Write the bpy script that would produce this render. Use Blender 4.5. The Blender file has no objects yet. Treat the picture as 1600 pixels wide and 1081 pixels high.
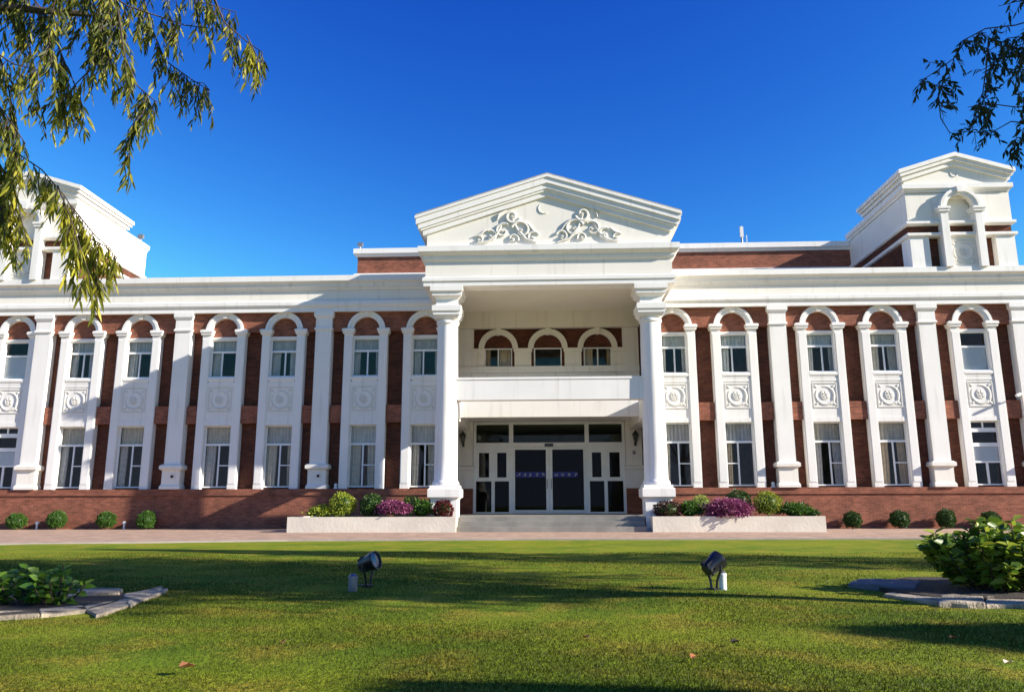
import bpy, bmesh, math, random
import numpy as np
from mathutils import Matrix, Vector

S = bpy.context.scene
COL = S.collection
R = math.radians
random.seed(7)
RNG = np.random.default_rng(11)

# ------------------------------------------------------------------ camera, sky, sun, exposure
F, PITCH, YAW, ROLL = 1215.1, .2026, -.0410, -.0023
EYE = Vector((-.1951, -30.0, .8484))
_f = Vector((math.sin(YAW)*math.cos(PITCH), math.cos(YAW)*math.cos(PITCH), math.sin(PITCH)))
_r0 = Vector((math.cos(YAW), -math.sin(YAW), 0)); _u0 = _r0.cross(_f)
_r = math.cos(ROLL)*_r0 + math.sin(ROLL)*_u0
_u = math.cos(ROLL)*_u0 - math.sin(ROLL)*_r0
cd = bpy.data.cameras.new('camera'); cam = bpy.data.objects.new('camera', cd); COL.objects.link(cam)
cd.sensor_width = 36; cd.lens = F/1600*36; cd.clip_start = .1; cd.clip_end = 3000
m = Matrix((( _r.x, _u.x, -_f.x, EYE.x), (_r.y, _u.y, -_f.y, EYE.y), (_r.z, _u.z, -_f.z, EYE.z), (0, 0, 0, 1)))
cam.matrix_world = m
S.camera = cam

SUN = Vector((3.9, -1.0, 1.763)).normalized()
elev = math.asin(SUN.z); azim = math.atan2(SUN.x, SUN.y)
W = bpy.data.worlds.new('World'); S.world = W; W.use_nodes = True
nt = W.node_tree; nt.nodes.clear()
sky = nt.nodes.new('ShaderNodeTexSky'); sky.sky_type = 'NISHITA'; sky.sun_disc = False
sky.sun_elevation = elev; sky.sun_rotation = azim
sky.air_density = 1.0; sky.dust_density = 0.15; sky.ozone_density = 3.0; sky.altitude = 900
# deepen the clear sky as the photograph has it: a tone curve per channel
BGS = .08
sep = nt.nodes.new('ShaderNodeSeparateColor'); com = nt.nodes.new('ShaderNodeCombineColor'); nt.links.new(sky.outputs[0], sep.inputs[0])
for ch, (pw, mul, top) in enumerate(((2.7, 14.5, .24), (2.1, 6.0, .30), (1.0, 1.34, .44))):
    prev = sep.outputs[ch]
    for op, val in (('MULTIPLY', BGS), ('POWER', pw), ('MULTIPLY', mul), ('MINIMUM', top), ('DIVIDE', BGS)):
        nd = nt.nodes.new('ShaderNodeMath'); nd.operation = op; nd.inputs[1].default_value = val
        nt.links.new(prev, nd.inputs[0]); prev = nd.outputs[0]
    nt.links.new(prev, com.inputs[ch])
bg = nt.nodes.new('ShaderNodeBackground'); bg.inputs['Strength'].default_value = BGS
wo = nt.nodes.new('ShaderNodeOutputWorld')
nt.links.new(com.outputs[0], bg.inputs[0]); nt.links.new(bg.outputs[0], wo.inputs[0])
ld = bpy.data.lights.new('sun', 'SUN'); ld.energy = 5.0; ld.angle = R(.5); ld.color = (1, .93, .82)
lo = bpy.data.objects.new('sun', ld); COL.objects.link(lo)
lo.rotation_euler = SUN.to_track_quat('Z', 'Y').to_euler(); lo.location = (40, -20, 30)
S.view_settings.view_transform = 'Standard'; S.view_settings.look = 'None'
S.view_settings.exposure = 1.15; S.view_settings.gamma = 1.0

def at(x, y, Y):
    """point of the world on the plane Y that is seen at photo pixel x, y"""
    d = _f*F + (x-800)*_r + (540.5-y)*_u
    return EYE + d*((Y-EYE.y)/d.y)

# ------------------------------------------------------------------ materials
def nodes(name):
    M = bpy.data.materials.new(name); M.use_nodes = True
    n = M.node_tree; return M, n, n.nodes['Principled BSDF'], n.links.new
def mix(n, fac, a, b):
    x = n.nodes.new('ShaderNodeMix'); x.data_type = 'RGBA'
    for s, v in ((x.inputs[0], fac), (x.inputs[6], a), (x.inputs[7], b)):
        if hasattr(v, 'is_output'): n.links.new(v, s)
        else: s.default_value = v if not isinstance(v, tuple) else (*v, 1)
    return x.outputs[2]
def noise(n, scale, detail=4, coord='Object', stretch=None, lo=.35, hi=.65):
    tc = n.nodes.new('ShaderNodeTexCoord'); t = n.nodes.new('ShaderNodeTexNoise')
    t.inputs['Scale'].default_value = scale; t.inputs['Detail'].default_value = detail
    src = tc.outputs[coord]
    if stretch:
        mp = n.nodes.new('ShaderNodeMapping'); mp.inputs['Scale'].default_value = stretch
        n.links.new(src, mp.inputs[0]); src = mp.outputs[0]
    n.links.new(src, t.inputs['Vector'])
    r = n.nodes.new('ShaderNodeMapRange'); r.inputs[1].default_value = lo; r.inputs[2].default_value = hi
    n.links.new(t.outputs[0], r.inputs[0])
    return r.outputs[0]
def bump(n, h, strength, dist, bsdf):
    b = n.nodes.new('ShaderNodeBump'); b.inputs['Strength'].default_value = strength; b.inputs['Distance'].default_value = dist
    n.links.new(h, b.inputs['Height']); n.links.new(b.outputs[0], bsdf.inputs['Normal'])
def plain(name, a, b=None, scale=3, rough=.7, metal=0, bmp=0, stretch=None, spec=.5):
    M, n, p, L = nodes(name)
    h = noise(n, scale, stretch=stretch)
    L(mix(n, h, a, b if b else tuple(c*.85 for c in a)), p.inputs['Base Color'])
    p.inputs['Roughness'].default_value = rough; p.inputs['Metallic'].default_value = metal
    p.inputs['Specular IOR Level'].default_value = spec
    if bmp: bump(n, noise(n, scale*8), bmp, .01, p)
    return M
def paint(name, a, b, dirt):
    """masonry paint with faint rain streaks and blotches"""
    M, n, p, L = nodes(name)
    c1 = mix(n, noise(n, .8), a, b)
    st = noise(n, 1.0, 5, stretch=(5, 5, .35), lo=.56, hi=.8)
    mu = n.nodes.new('ShaderNodeMath'); mu.operation = 'MULTIPLY'; mu.inputs[1].default_value = .75; L(st, mu.inputs[0])
    L(mix(n, mu.outputs[0], c1, dirt), p.inputs['Base Color'])
    p.inputs['Roughness'].default_value = .65; p.inputs['Specular IOR Level'].default_value = .3
    bump(n, noise(n, 45, 3), .12, .01, p)
    return M
def brick_mat(name, c1, c2, mortar, bw=.24, rh=.075):
    M, n, p, L = nodes(name)
    tc = n.nodes.new('ShaderNodeTexCoord'); sx = n.nodes.new('ShaderNodeSeparateXYZ'); cx = n.nodes.new('ShaderNodeCombineXYZ')
    ad = n.nodes.new('ShaderNodeMath'); L(tc.outputs['Object'], sx.inputs[0]); L(sx.outputs[0], ad.inputs[0]); L(sx.outputs[1], ad.inputs[1])
    L(ad.outputs[0], cx.inputs[0]); L(sx.outputs[2], cx.inputs[1])
    b = n.nodes.new('ShaderNodeTexBrick'); L(cx.outputs[0], b.inputs['Vector'])
    b.inputs['Scale'].default_value = 1; b.inputs['Brick Width'].default_value = bw; b.inputs['Row Height'].default_value = rh
    b.inputs['Mortar Size'].default_value = .006; b.inputs['Mortar Smooth'].default_value = .3
    b.inputs['Color1'].default_value = (*c1, 1); b.inputs['Color2'].default_value = (*c2, 1); b.inputs['Mortar'].default_value = (*mortar, 1)
    v1 = mix(n, noise(n, 1.6, 6, lo=.3, hi=.7), (.72, .70, .70), (1.12, 1.05, 1.0))
    v2 = mix(n, noise(n, 5.0, 4, stretch=(1, 1, 3.2), lo=.3, hi=.7), (.78, .76, .76), (1.15, 1.12, 1.1))
    for v in (v1, v2):
        x = n.nodes.new('ShaderNodeMix'); x.data_type = 'RGBA'; x.blend_type = 'MULTIPLY'; x.inputs[0].default_value = 1
        L(b.outputs[0] if v is v1 else prev, x.inputs[6]); L(v, x.inputs[7]); prev = x.outputs[2]
    L(prev, p.inputs['Base Color']); p.inputs['Roughness'].default_value = .85; p.inputs['Specular IOR Level'].default_value = .2
    bump(n, b.outputs['Fac'], -.5, .008, p)
    return M
def leaf_mat(name, dark, mid, light, trans=.35, rough=.5):
    M, n, p, L = nodes(name)
    g = n.nodes.new('ShaderNodeNewGeometry'); r = n.nodes.new('ShaderNodeValToRGB')
    e = r.color_ramp.elements; e[0].color = (*dark, 1); e[1].color = (*light, 1); e[1].position = .95
    k = e.new(.5); k.color = (*mid, 1)
    L(g.outputs['Random Per Island'], r.inputs[0]); L(r.outputs[0], p.inputs['Base Color'])
    p.inputs['Roughness'].default_value = rough; p.inputs['Specular IOR Level'].default_value = .35
    t = n.nodes.new('ShaderNodeBsdfTranslucent'); L(r.outputs[0], t.inputs[0])
    ms = n.nodes.new('ShaderNodeMixShader'); ms.inputs[0].default_value = trans
    L(p.outputs[0], ms.inputs[1]); L(t.outputs[0], ms.inputs[2]); L(ms.outputs[0], n.nodes['Material Output'].inputs[0])
    return M
def glass_mat(name, tint, base=.06):
    M, n, p, L = nodes(name); n.nodes.remove(p)
    tr = n.nodes.new('ShaderNodeBsdfTransparent'); tr.inputs[0].default_value = (*tint, 1)
    gl = n.nodes.new('ShaderNodeBsdfGlossy'); gl.inputs['Roughness'].default_value = .015; gl.inputs[0].default_value = (.95, .93, .90, 1)
    fr = n.nodes.new('ShaderNodeLayerWeight'); fr.inputs[0].default_value = .14
    mr = n.nodes.new('ShaderNodeMapRange'); mr.inputs[3].default_value = base; mr.inputs[4].default_value = .9; L(fr.outputs['Fresnel'], mr.inputs[0])
    ms = n.nodes.new('ShaderNodeMixShader'); L(mr.outputs[0], ms.inputs[0]); L(tr.outputs[0], ms.inputs[1]); L(gl.outputs[0], ms.inputs[2])
    L(ms.outputs[0], n.nodes['Material Output'].inputs[0])
    return M

WHITE = paint('white_masonry_paint', (.85, .825, .775), (.80, .775, .725), (.62, .585, .52))
CREAM = paint('cream_masonry_paint', (.84, .79, .70), (.79, .745, .655), (.62, .57, .49))
CEIL = paint('pale_ceiling_paint', (.92, .86, .74), (.89, .83, .71), (.82, .76, .66))
RELIEF = paint('cast_stone', (.74, .71, .64), (.67, .64, .57), (.45, .43, .39))
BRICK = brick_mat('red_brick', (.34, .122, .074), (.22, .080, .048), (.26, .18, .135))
BRICK_SHADE = brick_mat('shaded_red_brick', (.145, .050, .029), (.088, .031, .019), (.11, .074, .055))  # same red brick, with the shade of the recessed walls put into its colour
SASH = plain('white_window_paint', (.80, .81, .80), (.74, .75, .74), rough=.35)
GLASS = glass_mat('window_glass', (.90, .91, .91), .012)
TOPGLASS = glass_mat('pale_door_glass', (.62, .68, .60), .012)
DOORGLASS = glass_mat('tinted_door_glass', (.34, .38, .42), .004)
CURT = [plain('beige_curtain', (.80, .72, .58), (.66, .58, .47), 6, .9), plain('grey_curtain', (.74, .70, .66), (.60, .57, .54), 6, .9),
        plain('tan_curtain', (.76, .60, .40), (.62, .48, .31), 6, .9), plain('pale_curtain', (.84, .81, .74), (.72, .69, .63), 6, .9)]
BLIND = plain('white_blind', (.82, .84, .86), (.76, .78, .80), rough=.5)
ROOM = plain('room_wall', (.34, .32, .29), (.27, .26, .24))
STONE = plain('pale_stone', (.58, .55, .49), (.45, .43, .38), 2.2, .8, bmp=.3)
SLAB = plain('grey_bed_stone', (.46, .38, .27), (.20, .165, .12), 6, .85, bmp=.7)
DARKSLAB = plain('dark_bed_stone', (.13, .14, .16), (.08, .085, .10), 4, .85, bmp=.6)
STEP = plain('grey_step_stone', (.28, .26, .225), (.20, .19, .165), 1.6, .75, bmp=.2)
PLANTER = plain('cream_planter_stone', (.74, .68, .56), (.64, .58, .48), 1.2, .75, bmp=.2)
SOIL = plain('soil', (.045, .032, .022), (.02, .015, .011), 7, .95, bmp=.9)
BLACK = plain('black_metal', (.012, .012, .016), (.02, .02, .025), 8, .32, spec=.6)
LENS = plain('lamp_lens', (.16, .19, .24), (.10, .12, .16), 5, .12, metal=.5)
CAN = plain('grey_metal_post', (.26, .26, .27), (.16, .16, .17), 9, .4, metal=.3)
WCAN = plain('white_plastic_post', (.80, .80, .78), (.68, .68, .66), 9, .5)
BLUE = plain('blue_film', (.010, .014, .20), (.012, .018, .24), 5, .5)
PALE = plain('pale_lettering', (.46, .45, .34), (.40, .39, .30), 5, .6)
ROOF = plain('roof_tile', (.42, .38, .33), (.30, .27, .24), 3, .85)
BARK = plain('brown_bark', (.10, .075, .052), (.045, .034, .025), 9, .9, bmp=.8, stretch=(1, 1, .2))
STEM = plain('woody_stem', (.11, .08, .05), (.06, .045, .03), 9, .9)
WILLOW = leaf_mat('willow_leaf', (.028, .048, .010), (.11, .13, .018), (.34, .32, .036), .45)
YOUNG = leaf_mat('young_willow_leaf', (.11, .13, .012), (.32, .31, .026), (.52, .46, .05), .45)
DARKLEAF = leaf_mat('dark_leaf', (.012, .022, .009), (.022, .040, .014), (.05, .075, .022), .3)
BROAD = leaf_mat('broad_leaf', (.045, .10, .012), (.16, .25, .024), (.38, .43, .05), .3, .38)
BED = leaf_mat('bed_leaf', (.04, .10, .014), (.10, .21, .022), (.22, .34, .03), .3, .4)
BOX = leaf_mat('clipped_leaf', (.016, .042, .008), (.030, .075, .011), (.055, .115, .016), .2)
LIME = leaf_mat('lime_leaf', (.12, .17, .014), (.24, .29, .022), (.36, .40, .04), .25)
PALELEAF = leaf_mat('pale_leaf', (.16, .22, .035), (.28, .34, .07), (.40, .46, .11), .25)
MIDLEAF = leaf_mat('mid_leaf', (.030, .08, .010), (.052, .125, .014), (.085, .18, .02), .25)
PURPLE = leaf_mat('magenta_flower', (.13, .024, .070), (.25, .048, .135), (.38, .12, .23), .25)
REDLEAF = leaf_mat('dark_red_leaf', (.045, .008, .009), (.10, .014, .015), (.17, .025, .022), .2)
BROWNRED = leaf_mat('brown_red_leaf', (.022, .008, .007), (.05, .016, .012), (.08, .028, .018), .2)

def drive_mat():
    M = brick_mat('pink_paver', (.45, .325, .245), (.39, .275, .205), (.37, .30, .24), .22, .11)
    n = M.node_tree                                        # pavers lie flat: use x, y
    for nd in n.nodes:
        if nd.type == 'COMBXYZ':
            sx = [q for q in n.nodes if q.type == 'SEPXYZ'][0]
            n.links.new(sx.outputs[0], nd.inputs[0]); n.links.new(sx.outputs[1], nd.inputs[1])
    return M
DRIVE = drive_mat()
KERB = plain('kerb_concrete', (.37, .31, .265), (.30, .26, .22), 2.5, .85, bmp=.3)
def lawn_mat(name, a, b, c):
    M, n, p, L = nodes(name)
    k = mix(n, noise(n, .55, 6, lo=.38, hi=.62), a, b)
    k = mix(n, noise(n, 1.9, 5, lo=.47, hi=.66), k, c)
    k = mix(n, noise(n, 30, 3, lo=.35, hi=.75), k, tuple(q*.55 for q in a))
    L(k, p.inputs['Base Color']); p.inputs['Roughness'].default_value = .9; p.inputs['Specular IOR Level'].default_value = .15
    bump(n, noise(n, 60, 5), .4, .02, p)
    return M
LAWN = lawn_mat('mown_grass', (.125, .200, .006), (.255, .285, .009), (.35, .28, .026))
def blade_mat():
    M, n, p, L = nodes('grass_blade')
    k = mix(n, noise(n, .55, 6, lo=.38, hi=.62), (.032, .056, .003), (.062, .075, .004))
    k = mix(n, noise(n, 1.9, 5, lo=.47, hi=.66), k, (.115, .090, .012))
    g = n.nodes.new('ShaderNodeNewGeometry')
    k = mix(n, g.outputs['Random Per Island'], k, (.064, .080, .006))
    L(k, p.inputs['Base Color']); p.inputs['Roughness'].default_value = .6; p.inputs['Specular IOR Level'].default_value = .2
    t = n.nodes.new('ShaderNodeBsdfTranslucent'); L(k, t.inputs[0]); ms = n.nodes.new('ShaderNodeMixShader'); ms.inputs[0].default_value = .35
    L(p.outputs[0], ms.inputs[1]); L(t.outputs[0], ms.inputs[2]); L(ms.outputs[0], n.nodes['Material Output'].inputs[0])
    return M
BLADE = blade_mat()

# ------------------------------------------------------------------ mesh helpers
class MB:
    def __init__(s): s.v = []; s.f = []
    def add(s, vs, fs):
        b = len(s.v); s.v += [tuple(q) for q in vs]; s.f += [tuple(b+i for i in f) for f in fs]; return s
    def box(s, x0, x1, y0, y1, z0, z1):
        return s.add([(x0,y0,z0),(x1,y0,z0),(x1,y1,z0),(x0,y1,z0),(x0,y0,z1),(x1,y0,z1),(x1,y1,z1),(x0,y1,z1)],
                     [(0,3,2,1),(4,5,6,7),(0,1,5,4),(1,2,6,5),(2,3,7,6),(3,0,4,7)])
    def prism(s, poly, y0, y1):                            # polygon in x, z pushed along y
        n = len(poly)
        return s.add([(x, y0, z) for x, z in poly]+[(x, y1, z) for x, z in poly],
                     [tuple(range(n)), tuple(range(2*n-1, n-1, -1))]+[(i, i+n, (i+1) % n+n, (i+1) % n) for i in range(n)])
    def slab(s, poly, z0, z1):                             # polygon in x, y pushed up
        n = len(poly)
        return s.add([(x, y, z0) for x, y in poly]+[(x, y, z1) for x, y in poly],
                     [tuple(range(n-1, -1, -1)), tuple(range(n, 2*n))]+[(i, (i+1) % n, (i+1) % n+n, i+n) for i in range(n)])
    def strip(s, inner, outer, y0, y1):                    # band between two x, z polylines pushed along y
        for i in range(len(inner)-1):
            s.prism([inner[i], outer[i], outer[i+1], inner[i+1]], y0, y1)
        return s
    def sweep(s, path, prof, closed=False):                # moulding profile (outset, z) carried round a plan path
        n = len(path); K = len(prof); vs = []
        def nrm(a, b):
            dx, dy = b[0]-a[0], b[1]-a[1]; l = math.hypot(dx, dy); return (dy/l, -dx/l)
        for i in range(n):
            n1 = nrm(path[i-1], path[i]) if (closed or i > 0) else None
            n2 = nrm(path[i], path[(i+1) % n]) if (closed or i < n-1) else None
            n1 = n1 or n2; n2 = n2 or n1
            d = 1+n1[0]*n2[0]+n1[1]*n2[1]
            mx, my = (n1[0]+n2[0])/d, (n1[1]+n2[1])/d
            vs += [(path[i][0]+mx*o, path[i][1]+my*o, z) for o, z in prof]
        fs = []
        for i in range(n if closed else n-1):
            j = (i+1) % n
            for k in range(K):
                l = (k+1) % K
                if closed and k == K-1: continue
                fs.append((i*K+k, j*K+k, j*K+l, i*K+l))
        if closed:
            fs.append(tuple(i*K+K-1 for i in range(n))); fs.append(tuple(i*K for i in range(n-1, -1, -1)))
        else:
            fs.append(tuple(range(K-1, -1, -1))); fs.append(tuple((n-1)*K+k for k in range(K)))
        return s.add(vs, fs)
    def rect(s, cx, cy, hx, hy, prof):                     # moulded block on a rectangle
        return s.sweep([(cx-hx,cy-hy),(cx+hx,cy-hy),(cx+hx,cy+hy),(cx-hx,cy+hy)], prof, True)
    def lathe(s, cx, cy, prof, seg=28):
        K = len(prof); vs = []; fs = []
        for i in range(seg):
            a = 2*math.pi*i/seg; vs += [(cx+r*math.cos(a), cy+r*math.sin(a), z) for r, z in prof]
        for i in range(seg):
            j = (i+1) % seg
            for k in range(K-1): fs.append((i*K+k, j*K+k, j*K+k+1, i*K+k+1))
        fs.append(tuple(i*K+K-1 for i in range(seg))); fs.append(tuple(i*K for i in range(seg-1, -1, -1)))
        return s.add(vs, fs)
    def tube(s, pts, rad, seg=6, flat=1.0):
        pts = [Vector(p) for p in pts]; n = len(pts)
        if not hasattr(rad, '__len__'): rad = [rad]*n
        up = None; vs = []; fs = []
        for i in range(n):
            t = (pts[min(i+1, n-1)]-pts[max(i-1, 0)]).normalized()
            if up is None: up = t.orthogonal().normalized()
            else:
                up = up-t*up.dot(t)
                up = up.normalized() if up.length > 1e-6 else t.orthogonal().normalized()
            w = t.cross(up)
            for k in range(seg):
                a = 2*math.pi*k/seg; q = (up*math.cos(a)+w*math.sin(a))*rad[i]
                vs.append((pts[i].x+q.x, pts[i].y+q.y*flat, pts[i].z+q.z))
        for i in range(n-1):
            for k in range(seg):
                l = (k+1) % seg; fs.append((i*seg+k, i*seg+l, (i+1)*seg+l, (i+1)*seg+k))
        fs.append(tuple(range(seg-1, -1, -1))); fs.append(tuple((n-1)*seg+k for k in range(seg)))
        return s.add(vs, fs)
    def mesh(s, name, mat, smooth=False):
        me = bpy.data.meshes.new(name); me.from_pydata(s.v, [], s.f)
        b = bmesh.new(); b.from_mesh(me); bmesh.ops.recalc_face_normals(b, faces=b.faces); b.to_mesh(me); b.free()
        me.materials.append(mat)
        if smooth:
            me.polygons.foreach_set('use_smooth', [True]*len(me.polygons))
            me.set_sharp_from_angle(angle=R(40))
        return me
    def build(s, name, mat, parent=None, smooth=False, loc=None):
        return link(name, s.mesh(name, mat, smooth), parent, loc)
def link(name, me, parent=None, loc=None):
    o = bpy.data.objects.new(name, me); COL.objects.link(o); o.parent = parent
    if loc: o.location = loc
    return o
def tag(o, label, cat, group=None):
    o['label'] = label; o['category'] = cat
    if group: o['group'] = group
    return o
def thing(name, label, cat, loc=(0, 0, 0), group=None):
    o = bpy.data.objects.new(name, None); COL.objects.link(o); o.location = loc; o.empty_display_size = .2
    return tag(o, label, cat, group)
def struct(o, kind='structure'):
    o['kind'] = kind; return o
def arr_mesh(name, mat, V, FA, smooth=False):              # numpy arrays: vertices, equal-sized faces
    me = bpy.data.meshes.new(name); nf, k = FA.shape
    me.vertices.add(len(V)); me.vertices.foreach_set('co', V.astype(np.float32).ravel())
    me.loops.add(nf*k); me.loops.foreach_set('vertex_index', FA.astype(np.int32).ravel())
    me.polygons.add(nf); me.polygons.foreach_set('loop_start', np.arange(0, nf*k, k, dtype=np.int32))
    me.polygons.foreach_set('loop_total', np.full(nf, k, dtype=np.int32))
    me.update(calc_edges=True); me.materials.append(mat); return me
def unit(a): return a/np.maximum(np.linalg.norm(a, axis=-1, keepdims=True), 1e-9)
def leaves_mesh(name, mat, P, D, Ln, Wd, rng, droop=.15, upn=None):
    n = len(P); D = unit(D)
    N = rng.normal(size=(n, 3)) if upn is None else upn+rng.normal(size=(n, 3))*.45
    N = unit(N-(N*D).sum(1, keepdims=True)*D); T = np.cross(D, N)
    Ln = np.broadcast_to(Ln, (n,))[:, None]; Wd = np.broadcast_to(Wd, (n,))[:, None]
    g = np.array([0, 0, -1.0])
    def p(t, w, f=0): return P+D*Ln*t+T*Wd*w+N*Wd*f+g*Ln*droop*t*t
    V = np.stack([p(0, 0), p(.32, .5, .14), p(.70, .36, .10), p(1, 0), p(.70, -.36, .10), p(.32, -.5, .14)], 1).reshape(-1, 3)
    b = (np.arange(n)*6)[:, None]
    FA = np.concatenate([b+np.array([[0, 1, 2, 3]]), b+np.array([[0, 3, 4, 5]])], 0)
    return arr_mesh(name, mat, V, FA)

# ------------------------------------------------------------------ ground
def front_edge(x):                                         # front line of the driveway
    xs = [-40, -22, -12.5, -6.6, -1, 6.8, 12, 40]; ys = [-19, -14.6, -11.9, -10.1, -9.5, -9.25, -9.3, -10.5]
    return float(np.interp(x, xs, ys))
g = 40
xs = np.concatenate([np.linspace(-600, -40, 8), np.linspace(-36, 36, 73), np.linspace(40, 600, 8)])
ys = np.concatenate([np.linspace(-600, -40, 8), np.linspace(-36, 20, 57), np.linspace(30, 900, 8)])
XX, YY = np.meshgrid(xs, ys); ZZ = np.where((YY < -11) & (abs(XX) < 30) & (YY > -36), .015*np.sin(XX*1.3+YY*.7)*np.sin(YY*.9), 0)-.004
V = np.stack([XX, YY, ZZ], -1).reshape(-1, 3); nx, ny = len(xs), len(ys)
i, j = np.meshgrid(np.arange(nx-1), np.arange(ny-1)); q = (j*nx+i).ravel()
lawn = struct(link('lawn', arr_mesh('lawn', LAWN, V, np.stack([q, q+1, q+nx+1, q+nx], 1))))
ex = [-40, -30, -22, -17, -12.5, -9, -6.6, -4, -1, 3, 6.8, 12, 20, 40]
mb = MB(); mb.slab([(x, front_edge(x)) for x in ex]+[(40, -.30), (-40, -.30)], -.05, .02)
struct(mb.build('driveway', DRIVE))
mb = MB()
for a, b in zip(ex[:-1], ex[1:]):
    mb.slab([(a, front_edge(a)-.22), (b, front_edge(b)-.22), (b, front_edge(b)-.003), (a, front_edge(a)-.003)], -.05, .035)
struct(mb.build('kerb', KERB))

# ------------------------------------------------------------------ the hall
HALL = thing('hall_building', 'two storey red brick hall with white pilasters, pedimented entrance portico and roof towers', 'building')
PIL = [-20.2, -14.5, -8.85, 8.85, 14.5, 18.0]
BAY = [-18.65, -16.3, -12.87, -10.47, -7.18, -4.83, 4.83, 7.18, 10.47, 12.87]
STAIR = [-21.35, 16.25]
XL, XR, XI = -27.0, 24.0, 3.95
OP = .53                                                   # half width of a window opening
# brick walls, with real openings for the windows
def wing_wall(x0, x1):
    mb = MB(); cs = sorted(c for c in BAY+STAIR if x0 < c < x1); a = x0
    for c in cs:
        mb.box(a, c-OP, 0, .3, 1.5, 9.6)
        for z0, z1 in ((1.5, 1.56), (3.93, 5.84), (7.38, 9.6)): mb.box(c-OP, c+OP, 0, .3, z0, z1)
        a = c+OP
    mb.box(a, x1, 0, .3, 1.5, 9.6)
    mb.build('brick_wall', BRICK_SHADE, HALL)
    xs_ = sorted([c-.88 for c in cs]+[c+.88 for c in cs]+[p-.36 for p in PIL if x0 < p < x1]+[p+.36 for p in PIL if x0 < p < x1]+[x0, x1])
    mb = MB()                                              # the brick bands stand forward of the recessed strips
    for a, b in zip(xs_[0::2], xs_[1::2]):
        if b-a > .05: MB().box(a, b, -.235, -.002, 4.02, 4.70).build('brick_band', BRICK, HALL)
    a = x0
    for p in sorted(p for p in PIL if x0 < p < x1)+[x1]:   # upper band, cut away under each arch
        b = p-.33 if p != x1 else x1
        ins = [c for c in cs if a < c < b]; q = a; mb = MB()
        for c in ins:
            mb.box(q, c-.72, -.235, -.002, 7.64, 8.42)
            arc = [(c+.70*math.cos(t), 7.66+.70*math.sin(t)) for t in np.linspace(math.pi, 0, 15)]
            mb.strip(arc, [(c-.72+1.44*k/14, 8.42) for k in range(15)], -.235, -.002)
            q = c+.72
        mb.box(q, b, -.235, -.002, 7.64, 8.42)
        a = p+.33; mb.build('brick_frieze', BRICK, HALL)
    mb = MB(); mb.box(x0, x1, -.35, .3, 0, 1.26); mb.box(x0, x1, -.39, .3, 1.262, 1.5)
    mb.build('brick_plinth', BRICK, HALL)
wing_wall(XL, -XI); wing_wall(XI, XR)
# inside: floors, back wall, roof
mb = MB(); mb.box(XL, XR, 10.5, 10.8, 0, 9.6); mb.box(XL, XL+.2, .31, 10.49, 0, 9.6); mb.box(XR-.2, XR, .31, 10.49, 0, 9.6)
mb.box(XL+.3, -XI-.35, .32, 4.2, 4.45, 4.75); mb.box(XI+.35, XR-.3, .32, 4.2, 4.45, 4.75)
mb.box(XL+.3, -XI-.35, 4.21, 4.3, 0, 9.5); mb.box(XI+.35, XR-.3, 4.21, 4.3, 0, 9.5)
mb.box(XL+.3, -XI-.35, .32, 4.2, .7, .9); mb.box(XI+.35, XR-.3, .32, 4.2, .7, .9)
for c in (-19.8, -14.5, -8.85, 8.85, 14.5): mb.box(c-.08, c+.08, .32, 4.19, .92, 9.5)
mb.build('room_wall', ROOM, HALL)
mb = MB(); mb.box(XL, XR, .32, 10.8, 9.61, 9.75); mb.build('flat_roof', ROOF, HALL)
# wing cornices
CORN = [(-.1, 8.40), (.05, 8.40), (.05, 8.58), (.09, 8.60), (.12, 8.66), (.12, 8.80), (.03, 8.88), (0, 8.88), (0, 9.26), (.05, 9.27), (.09, 9.36), (.15, 9.40),
        (.15, 9.50), (.22, 9.56), (.28, 9.60), (.28, 9.82), (-.4, 9.84)]
for a, b in ((XL, -4.42), (4.42, XR)):
    mb = MB(); mb.sweep([(a, -.38), (b, -.38)], CORN); mb.box(a, b, -.279, .31, 8.44, 9.6); c = mb.build('cornice', WHITE, HALL)
    mb = MB(); mb.box(a, b, -.392, -.37, 8.90, 9.25); mb.build('frieze_panel', CREAM, c)
# pilasters
PILM = MB(); PILM.box(-.315, .315, -.38, -.003, 2.42, 7.66)
CAPM = MB(); CAPM.rect(0, -.19, .30, .18, [(0, 7.64), (.06, 7.68), (.06, 7.74), (.02, 7.78), (.02, 8.12), (.05, 8.16), (.09, 8.24), (.09, 8.42)])
BASM = MB(); BASM.rect(0, -.19, .32, .19, [(.08, 1.5), (.08, 1.60), (.03, 1.68), (.03, 2.20), (.12, 2.26), (.12, 2.38), (.04, 2.44)])
pm, cm, bm_ = PILM.mesh('pilaster', WHITE), CAPM.mesh('capital', WHITE), BASM.mesh('pedestal', CREAM)
FIT = MB(); FIT.lathe(0, 0, [(.0, -.03), (.055, -.03), (.055, .02), (.03, .04), (0, .04)], 12); fm = FIT.mesh('wall_fitting', plain('dark_red_fitting', (.05, .012, .012), rough=.5))
for x in PIL:
    p = link('pilaster', pm, HALL, (x, 0, 0)); link('capital', cm, p); link('pedestal', bm_, p)
    if x in (-14.5, -8.85):
        f = link('roundel', fm, p, (.06, -.43, 1.98)); f.rotation_euler = (R(90), 0, 0)
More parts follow.
